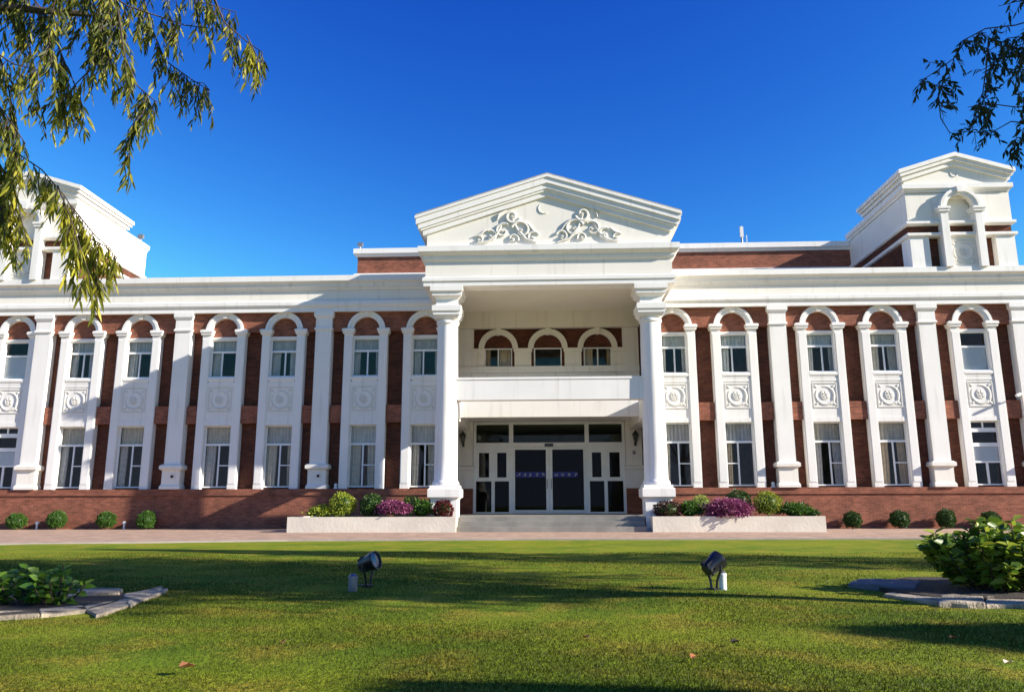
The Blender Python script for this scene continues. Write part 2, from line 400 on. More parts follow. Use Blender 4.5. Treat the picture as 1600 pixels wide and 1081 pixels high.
# window surrounds
def arc(r, z0, n=17): return [(r*math.cos(t), z0+r*math.sin(t)) for t in np.linspace(math.pi, 0, n)]
SUR = MB()
for sgn in (-1, 1):
    a, b = sorted((sgn*.53, sgn*.86)); SUR.box(a, b, -.28, -.003, 1.502, 7.50)
    a, b = sorted((sgn*.56, sgn*.83)); SUR.box(a, b, -.295, -.281, 1.70, 7.35)
    SUR.rect(sgn*.70, -.15, .17, .135, [(0, 7.50), (.05, 7.54), (.05, 7.60), (.08, 7.63), (.08, 7.72), (.02, 7.75)])
SUR.strip(arc(.53, 7.68), arc(.65, 7.68), -.26, -.003); SUR.strip(arc(.652, 7.68), arc(.76, 7.68), -.30, -.003)
SUR.box(-.53, .53, -.25, -.003, 3.93, 5.62); SUR.rect(0, -.14, .50, .12, [(0, 5.62), (.0, 5.66), (.03, 5.72), (.03, 5.80), (0, 5.84)])
SUR.box(-.53, .53, -.268, -.251, 5.48, 5.60); SUR.box(-.53, .53, -.268, -.251, 3.93, 4.10)
SUR.box(-.53, .53, -.16, -.003, 7.36, 7.46)
SURM = SUR.mesh('window_surround', WHITE)
KEYM = MB().prism([(-.07, 8.20), (.07, 8.20), (.11, 8.47), (-.11, 8.47)], -.34, -.10).mesh('keystone', CREAM)
TYM = MB(); TYM.prism([(-.53, 7.46), (.53, 7.46)]+[(x, z) for x, z in reversed(arc(.53, 7.68))], -.10, -.003); TYMM = TYM.mesh('brick_tympanum', BRICK)
REL = MB()
for s in (-1, 1):
    REL.box(min(s*.46, s*.42), max(s*.46, s*.42), -.272, -.251, 4.46, 5.42)
REL.box(-.4195, .4195, -.272, -.251, 5.38, 5.42); REL.box(-.4195, .4195, -.272, -.251, 4.46, 4.50)
def spiral(mb, cx, y, cz, r0, r1, a0, a1, w0, w1, n=26, seg=6, flat=.7):
    pts = []; rad = []
    for k in range(n):
        t = k/(n-1); a = a0+(a1-a0)*t; r = r0+(r1-r0)*t
        pts.append((cx+r*math.cos(a), y, cz+r*math.sin(a))); rad.append(w0+(w1-w0)*t)
    mb.tube(pts, rad, seg, flat); return mb
RY = -.255
for a0, a1, r0, r1, w0, w1 in ((150, 300, .34, .36, .02, .05), (300, 340, .36, .34, .05, .01), (100, -20, .33, .33, .02, .055), (-20, -60, .33, .42, .055, .02), (120, 330, .17, .15, .03, .03)):
    spiral(REL, 0, RY, 4.94, r0, r1, R(a0), R(a1), w0, w1, 14, 6, .6)
for a in range(0, 360, 60):
    ca, sa = math.cos(R(a+15)), math.sin(R(a+15)); REL.tube([(ca*.03, RY, 4.94+sa*.03), (ca*.09, RY, 4.94+sa*.09), (ca*.15, RY, 4.94+sa*.15)], [.02, .045, .015], 6, .6)
for a in (45, 135, 225, 315):
    ca, sa = math.cos(R(a)), math.sin(R(a)); REL.tube([(ca*.40, RY, 4.94+sa*.40), (ca*.49, RY, 4.94+sa*.49), (ca*.55, RY, 4.94+sa*.55)], [.02, .05, .015], 6, .6)
RELM = REL.mesh('relief_panel', RELIEF, True)
def frame(w, z0, z1, trans, mid=0, bars=(), y=-.10, t=.05):
    mb = MB()
    mb.box(-w, -w+t, y, y+.06, z0, z1); mb.box(w-t, w, y, y+.06, z0, z1)
    mb.box(-w+t, w-t, y, y+.06, z0, z0+t); mb.box(-w+t, w-t, y, y+.06, z1-t, z1)
    if trans: mb.box(-w+t, w-t, y-.005, y+.055, trans-.04, trans+.04)
    mb.box(mid-.028, mid+.028, y-.002, y+.05, z0+t, (trans-.04) if trans else z1-t)
    for a, b, z in bars: mb.box(a, b, y+.004, y+.05, z-.02, z+.02)
    return mb
UPF = [frame(.53, 5.84, 7.36, 6.86, m).mesh('window', SASH) for m in (0, .06, -.08)]
LOF = [frame(.53, 1.56, 3.93, 3.20, m, [(m+.028, .48, 2.40)] if s > 0 else [(-.48, m-.028, 2.40)]).mesh('window', SASH) for m, s in ((0, 1), (.06, 1), (-.06, -1))]
PAN_U = MB().box(-.50, .50, -.075, -.069, 5.87, 7.33).mesh('pane', GLASS); PAN_L = MB().box(-.50, .50, -.075, -.069, 1.59, 3.90).mesh('pane', GLASS)
def curtain(x0, x1, z0, z1, y=.03, waves=6, mat=None, lean=0):
    n = max(8, int(waves*8)); vs = []; fs = []
    for k in range(n+1):
        t = k/n; xx = x0+(x1-x0)*t; yy = y+.035*math.sin(t*waves*2*math.pi)+.012*math.sin(t*waves*4.7*math.pi+1)
        vs += [(xx+lean, yy, z0), (xx+lean*.3, yy, z0+(z1-z0)*.5), (xx, yy*.6+y*.4, z1)]
    for k in range(n):
        for q in (0, 1): fs.append((3*k+q, 3*k+3+q, 3*k+4+q, 3*k+1+q))
    return MB().add(vs, fs).mesh('curtain', mat, True)
def win(x, frame_me, pane_me, curtains, y=0):
    w = link('window', frame_me, HALL, (x, y, 0)); link('pane', pane_me, w)
    for c in curtains: link('curtain', c, w)
    return w
def surround(x):
    s = link('window_surround', SURM, HALL, (x, 0, 0)); link('keystone', KEYM, s); link('brick_tympanum', TYMM, s); link('relief_panel', RELM, s)
rr = random.Random(4)
for x in BAY:
    surround(x)
    c1 = CURT[rr.choice([0, 1, 1, 3])]; a = rr.uniform(.22, .40); b = rr.choice([0, .15, .3])
    cu = [curtain(-.5, .5, 6.83, 7.34, waves=7, mat=c1), curtain(-.5, -.5+a, 5.86, 6.84, .05, 3, c1, -.02)]
    if b: cu.append(curtain(.5-b, .5, 5.86, 6.84, .05, 2, c1, .02))
    win(x, UPF[rr.randrange(3)], PAN_U, cu)
    c2 = CURT[rr.choice([0, 2, 2, 3, 1])] if x > 0 else CURT[rr.choice([0, 0, 1, 3])]
    a = rr.uniform(.25, .42); b = rr.choice([0, .2, .35]) if x < 0 else rr.choice([0, 0, .3])
    cu = [curtain(-.5, .5, 3.18, 3.91, waves=7, mat=CURT[rr.choice([0, 3, 1])]), curtain(-.5, -.5+a, 1.58, 3.19, .05, 3, c2, -.03)]
    if b: cu.append(curtain(.5-b, .5, 1.58, 3.19, .05, 3, c2, .03))
    win(x, LOF[rr.randrange(3)], PAN_L, cu)
for x in STAIR:                                            # staircase bays: white infill panels among dark panes
    surround(x)
    f = MB(); f.box(-.53, -.48, -.10, -.04, 5.84, 7.36); f.box(.48, .53, -.10, -.04, 5.84, 7.36)
    for z0, z1 in ((5.84, 5.89), (6.74, 6.82), (7.31, 7.36)): f.box(-.48, .48, -.10, -.04, z0, z1)
    w = f.build('window', SASH, HALL, loc=(x, 0, 0)); link('pane', PAN_U, w); MB().box(-.47, .47, -.06, -.03, 5.90, 6.73).build('infill_panel', BLIND, w)
    f = MB(); f.box(-.53, -.48, -.10, -.04, 1.56, 3.93); f.box(.48, .53, -.10, -.04, 1.56, 3.93)
    for z0, z1 in ((1.56, 1.61), (2.38, 2.45), (2.98, 3.06), (3.52, 3.68), (3.88, 3.93)): f.box(-.48, .48, -.10, -.04, z0, z1)
    f.box(-.04, .04, -.095, -.045, 1.61, 2.38); f.box(-.03, .03, -.095, -.045, 3.68, 3.88); f.box(-.48, .48, -.099, -.041, 3.061, 3.12)
    w = f.build('window', SASH, HALL, loc=(x, 0, 0)); link('pane', PAN_L, w); MB().box(-.47, .47, -.06, -.03, 2.46, 2.97).build('infill_panel', BLIND, w)

# portico: columns
CX, CY = 3.57, -3.2
SHM = MB(); prof = [(.40, 1.52), (.46, 1.52), (.46, 1.62), (.42, 1.68)]+[(.40-.045*(t**1.6), 1.72+5.38*t) for t in np.linspace(0, 1, 9)]+[(.40, 7.14), (.40, 7.22), (.36, 7.25), (.36, 7.32)]
SHM.lathe(0, 0, prof, 40); shm = SHM.mesh('column', WHITE, True)
CPM = MB(); CPM.rect(0, 0, .38, .38, [(0, 7.30), (.04, 7.36), (.09, 7.42), (.09, 7.52), (.13, 7.55), (.13, 7.74), (.02, 7.78), (.0, 7.80), (0, 7.98), (.06, 8.04), (.14, 8.10), (.14, 8.20), (.20, 8.25), (.20, 8.42)])
cpm = CPM.mesh('capital', WHITE)
PDM = MB(); PDM.rect(0, 0, .44, .44, [(.06, .0), (.06, .16), (0, .20), (0, 1.06), (.04, 1.10), (.10, 1.14), (.10, 1.40), (.04, 1.44), (.04, 1.53)])
pdm = PDM.mesh('pedestal', WHITE)
for s in (-1, 1):
    c = link('column', shm, HALL, (s*CX, CY, 0)); link('capital', cpm, c); link('pedestal', pdm, c)
# entablature
EN = [(-.62, 8.42), (.06, 8.42), (.06, 8.56), (.10, 8.60), (.10, 8.72), (.0, 8.78), (0, 9.32), (.06, 9.36), (.10, 9.44), (.10, 9.52), (.18, 9.56), (.26, 9.64), (.26, 9.84), (-.62, 9.87)]
mb = MB(); mb.sweep([(-4.33, .31), (-4.33, -3.7), (4.33, -3.7), (4.33, .31)], EN); ent = mb.build('entablature', WHITE, HALL)
mb = MB(); mb.sweep([(-4.33, -.7), (-4.33, -3.7), (4.33, -3.7), (4.33, -.7)], [(-.01, 8.80), (.006, 8.80), (.006, 9.30), (-.01, 9.30)]); mb.build('frieze_panel', CREAM, ent)
mb = MB(); mb.box(-3.71, 3.71, -3.08, 3.1, 9.15, 9.30); mb.build('portico_ceiling', CEIL, HALL)
mb = MB(); mb.box(-3.94, 3.94, 2.90, 3.195, 8.42, 9.148); mb.build('portico_beam', CREAM, HALL)
# pediment
PED = MB().prism([(-4.30, 9.86), (4.30, 9.86), (4.30, 10.46), (0, 11.86), (-4.30, 10.46)], -3.70, -3.2).build('pediment', CREAM, HALL)
def chevron(mb, w, za, slope, t0, t1, y0, y1):             # raking layer between t0 and t1 below the roof line
    e = za-slope*w
    mb.prism([(-w, e-t0), (0, za-t0), (w, e-t0), (w, e-t1), (0, za-t1), (-w, e-t1)], y0, y1)
SL = .318
mb = MB(); chevron(mb, 4.72, 12.47, SL, 0, .10, -3.98, 4.9); chevron(mb, 4.68, 12.47, SL, .101, .32, -3.94, 4.9); chevron(mb, 4.60, 12.47, SL, .321, .50, -3.885, -3.3)
chevron(mb, 4.52, 12.47, SL, .501, .58, -3.84, -3.3); chevron(mb, 4.44, 12.47, SL, .581, .76, -3.785, -3.3)
rk = mb.build('raking_cornice', WHITE, HALL)
mb = MB(); chevron(mb, 4.70, 12.525, SL, 0, .055, -3.96, 4.9); mb.build('roof_tiles', ROOF, rk)
for s in (-1, 1): MB().box(min(s*4.28, s*3.9), max(s*4.28, s*3.9), -3.19, 5.1, 9.86, 10.45).build('portico_side_wall', CREAM, HALL)
def ornament(mb, s, y):
    for cx, cz, r0, r1, a0, a1, w in ((1.30, 10.92, .26, .05, 200, 620, .075), (1.00, 10.42, .34, .06, 20, 420, .07), (1.62, 10.40, .28, .05, 130, -250, .065),
                                      (2.02, 10.22, .22, .04, 60, 420, .055), (.62, 10.16, .22, .04, 160, -200, .055), (2.42, 10.10, .13, .03, 90, 430, .045), (1.28, 10.12, .18, .04, 200, -150, .05)):
        spiral(mb, s*cx, y, cz, r0, r1, R(a0 if s > 0 else 180-a0), R(a1 if s > 0 else 180-a1), w*.80, w*.5, 28, 6, 1.0)
        mb.tube([(s*cx, y+.03, cz), (s*cx, y-.05, cz)], [.055, .04], 8)
    for pts in ([(.45, 9.98), (.85, 10.10), (1.15, 10.45), (1.35, 10.95)], [(2.5, 9.98), (2.1, 10.05), (1.8, 10.3), (1.62, 10.7)], [(.9, 10.75), (.75, 10.6), (.55, 10.35)], [(1.5, 11.15), (1.75, 11.0), (1.8, 10.8)], [(2.2, 10.45), (2.35, 10.3), (2.6, 10.22)]):
        q = [(s*a, y, b) for a, b in pts]; mb.tube(q, [.02]+[.05]*(len(q)-2)+[.02], 6, 1.0)
for s in (-1, 1):
    mb = MB(); ornament(mb, s, -3.73); mb.v = [((x-s*1.5)*1.06+s*1.46, y, 9.87+(z-9.87)*(1.05 if s < 0 else 1.10)) for x, y, z in mb.v]; mb.build('scroll_ornament', RELIEF, PED, True)
mb = MB(); spiral(mb, -.12, -3.71, 11.27, .19, .19, R(110), R(300), .012, .03); mb.build('roundel', CREAM, PED, True)
# recessed entrance wall behind the portico
D0 = 3.2
AX = [-2.15, 0, 2.15]
mb = MB(); mb.box(-XI, -3.2, D0, D0+.3, .5, 9.14); mb.box(3.2, XI, D0, D0+.3, .5, 9.14); a = -3.199
for c in AX:
    mb.box(a, c-.6, D0, D0+.3, 4.75, 9.14); mb.box(c-.6, c+.6, D0, D0+.3, 4.75, 6.70); mb.box(c-.6, c+.6, D0, D0+.3, 7.56, 9.14); a = c+.6
mb.box(a, 3.199, D0, D0+.3, 4.75, 9.14)
mb.build('brick_wall', BRICK_SHADE, HALL)
for s in (-1, 1): MB().box(min(s*XI, s*4.25), max(s*XI, s*4.25), .301, D0+.3, .5, 9.14).build('brick_return', BRICK_SHADE, HALL)
for s in (-1, 1): MB().box(min(s*3.952, s*4.25), max(s*3.952, s*4.25), -.02, .30, 1.5, 8.40).build('brick_pier', BRICK_SHADE, HALL)
mb = MB(); mb.box(-3.9, 3.9, D0-.28, D0-.002, 6.46, 6.72); mb.box(-3.9, 3.9, D0-.14, D0-.002, 4.95, 6.458); ga = mb.build('gallery_sill', WHITE, HALL)
for c in (-3.05, -1.08, 1.08, 3.05):
    mb = MB(); w = .30 if abs(c) > 2 else .36
    mb.rect(c, D0-.10, w, .09, [(0, 6.722), (0, 7.36), (.04, 7.40), (.04, 7.52), (0, 7.54)])
    mb.box(c-w*.5, c+w*.5, D0-.215, D0-.191, 6.85, 7.25); mb.build('gallery_pier', CREAM, HALL)
for c in AX:
    mb = MB(); mb.strip(arc(.62, 7.54), arc(.74, 7.54), D0-.14, D0-.003); mb.strip(arc(.742, 7.54), arc(.86, 7.54), D0-.18, D0-.003)
    a = mb.build('arch_surround', CREAM, HALL, loc=(c, 0, 0))
    MB().prism([(-.07, 8.12), (.07, 8.12), (.11, 8.43), (-.11, 8.43)], D0-.22, D0-.05).build('keystone', CREAM, a)
    w = frame(.6, 6.722, 7.56, 0, 0 if c else 9, y=D0-.05)
    if not c: w.v = [v for v in w.v]
    w = (frame(.6, 6.722, 7.56, 0, 0, y=D0-.05) if c else frame(.6, 6.722, 7.56, 0, -.58, y=D0-.05)).build('window', SASH, HALL, loc=(c, 0, 0))
    MB().box(-.56, .56, D0-.03, D0-.024, 6.75, 7.53).build('pane', GLASS, w)
    if c:
        link('curtain', curtain(-.54, -.20 if c > 0 else -.35, 6.74, 7.53, D0+.12, 3, CURT[2]), w)
        link('curtain', curtain(.05 if c < 0 else .40, .54, 6.74, 7.53, D0+.12, 3, CURT[2]), w)
# bridge beam between the columns, side beams, inner fascia
mb = MB(); mb.box(-3.26, 3.26, -3.38, -3.02, 4.43, 5.22); mb.box(-3.26, 3.26, -3.40, -3.381, 5.14, 5.22); mb.build('bridge_beam', WHITE, HALL)
for s in (-1, 1): MB().box(min(s*3.36, s*3.78), max(s*3.36, s*3.78), -2.83, 3.19, 3.97, 4.68).build('side_beam', WHITE, HALL)
mb = MB(); mb.box(-3.355, 3.355, -.75, -.50, 4.13, 5.20); mb.box(-3.355, 3.355, -.499, 3.05, 4.36, 4.60); mb.build('canopy_fascia', WHITE, HALL)
# entrance pilasters
for s in (-1, 1):
    mb = MB(); mb.box(s*3.56-.34, s*3.56+.34, D0-.20, D0-.003, 1.56, 8.41); mb.rect(s*3.56, D0-.12, .35, .11, [(.03, 1.56), (.03, 2.30), (.08, 2.36), (.08, 2.46), (0, 2.5)])
    p = mb.build('entrance_pilaster', WHITE, HALL)
    MB().box(s*3.56-.36, s*3.56+.36, D0-.24, D0-.003, .50, 1.55).build('brick_plinth', BRICK, p)
# glazed entrance screen and doors
y0, y1 = D0-.12, D0-.02
sc = MB()
def fr(x0, x1, z0, z1, d=0): sc.box(x0, x1, y0+d, y1-d, z0, z1)
fr(-3.2, -3.08, .53, 4.34); fr(3.08, 3.2, .53, 4.34); fr(-3.08, 3.08, 4.24, 4.34)
fr(-3.079, 3.079, 3.27, 3.47, .003); fr(-3.079, 3.079, .53, .60, .003)
for s in (-1, 1):
    fr(s*1.60-.09, s*1.60+.09, .60, 4.24, .006)
    fr(s*2.36-.07, s*2.36+.07, .60, 1.86, .009); fr(s*2.36-.17, s*2.36+.17, 2.02, 3.27, .009)
    a, b = sorted((s*1.69, s*3.08)); fr(a, b, 1.861, 2.019, .012)
    a, b = sorted((s*1.69, s*1.80)); fr(a, b, 2.02, 3.27, .010); a, b = sorted((s*2.96, s*3.08)); fr(a, b, 2.02, 3.27, .010)
    a, b = sorted((s*1.801, s*2.959)); sc.box(a, s*2.36-.171, y0+.011, y1-.011, 3.05, 3.269); sc.box(s*2.36+.171, b, y0+.011, y1-.011, 3.05, 3.269)
SCR = sc.build('entrance_screen', SASH, HALL)
for a, b, z0, z1 in ((-3.08, -1.69, 3.47, 4.24), (-1.51, 1.51, 3.47, 4.24), (1.69, 3.08, 3.47, 4.24), (-3.08, -1.69, .6, 3.05), (1.69, 3.08, .6, 3.05)):
    MB().box(a, b, D0-.075, D0-.067, z0, z1).build('pane', TOPGLASS if z0 > 3 else DOORGLASS, SCR)
for s in (-1, 1):
    x0, x1 = sorted((s*.004, s*1.508)); t = .13; u = .07; ya, yb = D0-.16, D0-.122
    mb = MB(); L_, R_ = (t, u) if s > 0 else (u, t)
    mb.box(x0, x0+L_, ya, yb, .605, 3.262); mb.box(x1-R_, x1, ya, yb, .605, 3.262); mb.box(x0+L_, x1-R_, ya, yb, .605, .68); mb.box(x0+L_, x1-R_, ya, yb, 3.17, 3.262)
    d = mb.build('sliding_door', SASH, HALL)
    MB().box(x0+L_, x1-R_, ya+.012, ya+.020, .68, 3.17).build('pane', DOORGLASS, d)
    g0, g1 = (x0+L_+.02, x1-R_-.02) if s < 0 else (x0+L_+.02, x1-R_-.24)
    fb = MB().box(g0, g1, ya+.004, ya+.009, 2.02, 2.24).build('blue_strip', BLUE, d)
    mk = MB(); rk_ = random.Random(3+s); nx_ = 5 if s < 0 else 4
    for k in range(nx_):                                   # illegible characters seen as little pale strokes
        cxk = g0+(k+.55)*(g1-g0)/nx_
        for q in range(5):
            dx, dz = rk_.uniform(-.06, .06), rk_.uniform(-.045, .045)
            if q % 2: mk.box(cxk+dx-.035, cxk+dx+.035, ya-.001-q*.0004, ya+.003, 2.13+dz-.008, 2.13+dz+.008)
            else: mk.box(cxk+dx-.009, cxk+dx+.009, ya-.001-q*.0004, ya+.003, 2.13+dz-.04, 2.13+dz+.04)
    mk.build('lettering', PALE, fb)
    MB().tube([(s*.085, ya-.05, 1.55), (s*.085, ya-.05, 1.95)], .014, 8).build('handle', CAN, d)
mb = MB(); mb.box(-XI, XI, 3.55, 10.45, .40, .53); mb.box(-XI, XI, 3.52, 10.45, 4.61, 4.74); mb.box(-4.3, -XI, 3.52, 10.45, 0, 9.5); mb.box(XI, 4.3, 3.52, 10.45, 0, 9.5)
mb.box(-1.6, 1.6, 8.0, 8.6, .53, 1.6); mb.box(-XI, -2.6, 6.0, 6.3, .53, 4.6); 
LB = mb.build('lobby', ROOM, HALL)
MB().box(-XI+.01, XI-.01, 3.53, 7.0, 4.26, 4.60).build('lobby_ceiling', CEIL, LB)
mb = MB(); mb.box(-.18, .18, D0-.20, D0-.125, 3.30, 3.42); mb.build('door_sensor', BLACK, HALL)
MB().box(3.50, 3.62, D0-.25, D0-.205, 2.95, 3.10).build('intercom', CAN, HALL)

# roof storey behind the portico
mb = MB(); mb.box(-9.0, 14.4, 5.2, 10.6, 9.76, 12.48); mb.build('roof_storey', BRICK, HALL)
mb = MB(); mb.sweep([(-9.0, 10.6), (-9.0, 5.2), (14.4, 5.2)], [(-.3, 12.48), (.06, 12.48), (.10, 12.56), (.18, 12.62), (.18, 12.86), (-.3, 12.88)])
mb.sweep([(-9.0, 10.6), (-9.0, 5.2), (14.4, 5.2)], [(-.01, 11.45), (.14, 11.45), (.14, 11.62), (-.01, 11.68)]); mb.build('roof_coping', WHITE, HALL)

# towers
def tower(cx):
    h = 1.99; yb = 5.25; yf = -.55; x0, x1 = cx-h, cx+h
    T = MB(); T.box(x0+.06, x1-.06, yf+.28, yb, 9.76, 11.06)
    for a, b in ((x0, x1),):
        T.box(x0, x1, yf+.12, yb, 11.22, 11.53)
    t = T.build('tower', BRICK_SHADE, HALL)
    loop = [(x0, yb), (x0, yf), (x1, yf), (x1, yb)]
    mb = MB(); mb.sweep(loop, [(-.25, 11.06), (.05, 11.06), (.10, 11.10), (.10, 11.20), (-.25, 11.22)])
    mb.sweep(loop, [(-.25, 11.53), (.04, 11.53), (.10, 11.58), (.10, 11.68), (-.02, 11.72), (-.25, 11.72)])
    mb.sweep(loop, [(-.25, 12.86), (.03, 12.88), (.06, 12.96), (.14, 13.02), (.14, 13.20), (-.25, 13.24)])
    for sg in (-1, 1):
        mb.box(cx+sg*(h-.36)-.36, cx+sg*(h-.36)+.36, yf-.02, yf+.7, 9.8, 11.058)
    mb.build('tower_band', WHITE, t)
    mb = MB(); mb.box(x0, cx-.55, yf, yf+.4, 11.721, 12.859); mb.box(cx+.55, x1, yf, yf+.4, 11.721, 12.859); mb.box(cx-.55, cx+.55, yf, yf+.4, 12.66, 12.859)
    mb.box(x0, x1, yf+.41, yb, 11.722, 12.858); mb.prism([(x0, 13.242), (x1, 13.242), (x1, 13.48), (cx, 14.12), (x0, 13.48)], yf, 3.3)
    mb.box(x0+.03, x1-.03, 3.31, yb, 13.242, 13.262)
    mb.build('tower_wall', CREAM, t)
    mb = MB()
    sl = .31
    def ch(w, t0, t1, ya, yz):
        e = 14.48-sl*w; mb.prism([(cx-w, e-t0), (cx, 14.48-t0), (cx+w, e-t0), (cx+w, e-t1), (cx, 14.48-t1), (cx-w, e-t1)], ya, yz)
    ch(2.24, 0, .16, yf-.24, 3.5); ch(2.17, .161, .30, yf-.18, 3.45); ch(2.08, .301, .48, yf-.09, 3.4)
    mb.build('tower_gable', WHITE, t)
    mb = MB()
    for sg in (-1, 1):
        a, b = sorted((cx+sg*.52, cx+sg*.80)); mb.box(a, b, yf-.20, yf+.28, 9.8, 12.0)
        mb.rect(cx+sg*.67, yf+.02, .16, .22, [(0, 11.98), (.05, 12.03), (.05, 12.10), (.08, 12.13), (.08, 12.22), (.02, 12.24)])
    mb.strip([(cx+p, z) for p, z in arc(.53, 12.2)], [(cx+p, z) for p, z in arc(.66, 12.2)], yf-.18, yf+.1)
    mb.strip([(cx+p, z) for p, z in arc(.662, 12.2)], [(cx+p, z) for p, z in arc(.78, 12.2)], yf-.23, yf+.1)
    mb.prism([(cx-.08, 12.80), (cx+.08, 12.80), (cx+.12, 13.06), (cx-.12, 13.06)], yf-.28, yf)
    s = mb.build('niche_surround', WHITE, t)
    mb = MB(); mb.box(cx-.519, cx+.519, yf+.22, yf+.27, 9.8, 12.75); mb.box(cx-.519, cx+.519, yf+.02, yf+.219, 9.8, 11.12); mb.rect(cx, yf+.10, .50, .10, [(0, 11.121), (.02, 11.16), (.02, 11.24)])
    mb.build('niche', CREAM, s)
    r = link('relief_panel', RELM, s, (cx, yf+.27, 5.5))
    mb = MB(); spiral(mb, cx, yf-.01, 13.68, .14, .14, R(110), R(330), .012, .028); mb.build('roundel', CREAM, t, True)
tower(16.10); tower(-21.35)

# ------------------------------------------------------------------ things fixed to the hall
def lantern(x, label):
    t = thing('wall_lantern', label, 'lantern', (x, D0-.2, 3.35), 'black lanterns beside the entrance')
    mb = MB(); mb.box(-.05, .05, -.03, -.002, -.05, .25); mb.tube([(0, -.03, .05), (0, -.12, 0), (0, -.20, .08)], .014, 6); mb.build('bracket', BLACK, t)
    mb = MB(); mb.lathe(0, -.20, [(.04, .08), (.06, .10), (.065, .12)], 6); mb.lathe(0, -.20, [(.15, .42), (.12, .46), (.05, .52), (.02, .58), (.0, .62)], 6)
    for k in range(6):
        a = k*math.pi/3; mb.tube([(.06*math.cos(a), -.20+.06*math.sin(a), .12), (.13*math.cos(a), -.20+.13*math.sin(a), .42)], .010, 4)
    mb.build('cage', BLACK, t)
    MB().lathe(0, -.20, [(.05, .125), (.11, .41)], 6).build('glass', plain('smoked_glass', (.05, .05, .055), rough=.1), t)
lantern(-3.62, 'black carriage lantern on the white pilaster left of the glass doors')
lantern(3.62, 'black carriage lantern on the white pilaster right of the glass doors')
def rooflight(loc, label):
    t = thing('floodlight', label, 'floodlight', loc, 'small floodlights on roof corners')
    MB().tube([(0, 0, 0), (0, 0, .16)], .03, 6).build('stalk', CAN, t)
    MB().box(-.12, .12, -.08, .08, .15, .32).build('lamp_head', CAN, t)
rooflight((-8.9, 5.2, 12.88), 'small floodlight on the left corner of the brick roof storey')
rooflight((-19.35, 4.6, 13.25), 'small floodlight on the back edge of the left tower')
t = thing('antenna_mast', 'thin pale antenna mast on the roof left of the right tower', 'antenna', (9.4, 6.0, 12.86))
MB().tube([(0, 0, 0), (0, 0, 1.15)], [.05, .04], 8).build('pole', CAN, t)
mb = MB(); mb.box(-.08, .08, -.05, .05, .60, 1.12); mb.tube([(.22, 0, .0), (.22, 0, .7)], .02, 6); mb.build('panel', plain('pale_panel', (.7, .7, .68)), t)
t = thing('security_camera', 'white security camera on a short arm beside the rightmost pilaster', 'camera', (17.66, -.30, 4.85))
MB().tube([(0, 0, 0), (-.18, -.22, -.02)], .025, 6).build('arm', SASH, t); MB().tube([(-.10, -.20, .04), (-.32, -.30, -.04)], [.05, .058], 8).build('camera_body', SASH, t)
for x, lab in ((-19.3, 'tiny white ground lamp between the first two ball shrubs from the left'), (-15.95, 'tiny white ground lamp between the third and fourth ball shrubs from the left')):
    t = thing('ground_lamp', lab, 'ground lamp', (x, -.75, .02), 'tiny white lamps along the wall')
    MB().lathe(0, 0, [(.035, 0), (.035, .20)], 8).build('post', SASH, t); MB().lathe(0, 0, [(.07, .20), (.07, .27), (.02, .30)], 8).build('cap', SASH, t)
for x, lab in ((-8.15, 'small white lamp on the ledge between pilaster and fourth window left of entrance'), (8.30, 'small white lamp on the ledge left of the first pilaster right of entrance')):
    t = thing('ledge_lamp', lab, 'lamp', (x, -.22, 1.502), 'small lamps on the brick ledge')
    MB().box(-.07, .07, -.06, .06, 0, .05).build('base', SASH, t); MB().lathe(0, 0, [(.05, .05), (.07, .16), (.04, .2)], 8).build('lamp_head', SASH, t)

# ------------------------------------------------------------------ steps and planters
t = thing('entrance_steps', 'broad grey stone steps between the white columns up to the doors', 'steps', (0, -3.5, .02))
mb = MB(); mb.box(-3.05, 3.05, -.75, .0, 0, .17); mb.box(-3.05, 3.05, -.42, .0, .171, .335); mb.build('step', STEP, t)
mb = MB(); mb.box(-3.05, 3.05, -.10, 3.49, .0, .49); mb.box(-XI+.01, XI-.01, 3.491, 7.05, 0, .49); mb.build('landing', STEP, t)
def planter(x0, x1, label):
    t = thing('planter', label, 'planter', ((x0+x1)/2, -4.4, .02), 'white stone planters beside the steps')
    h = (x1-x0)/2; mb = MB()
    mb.box(-h, h, 0, .14, 0, .49); mb.box(-h, -h+.14, .141, 3.98, 0, .49); mb.box(h-.14, h, .141, .70, 0, .49)
    mb.build('wall', PLANTER, t)
    MB().box(-h+.141, h-.141, .141, 3.98, .0, .42).build('soil', SOIL, t)
planter(-8.58, -3.07, 'long low cream stone planter left of the entrance steps')
planter(3.24, 8.68, 'long low cream stone planter right of the entrance steps')

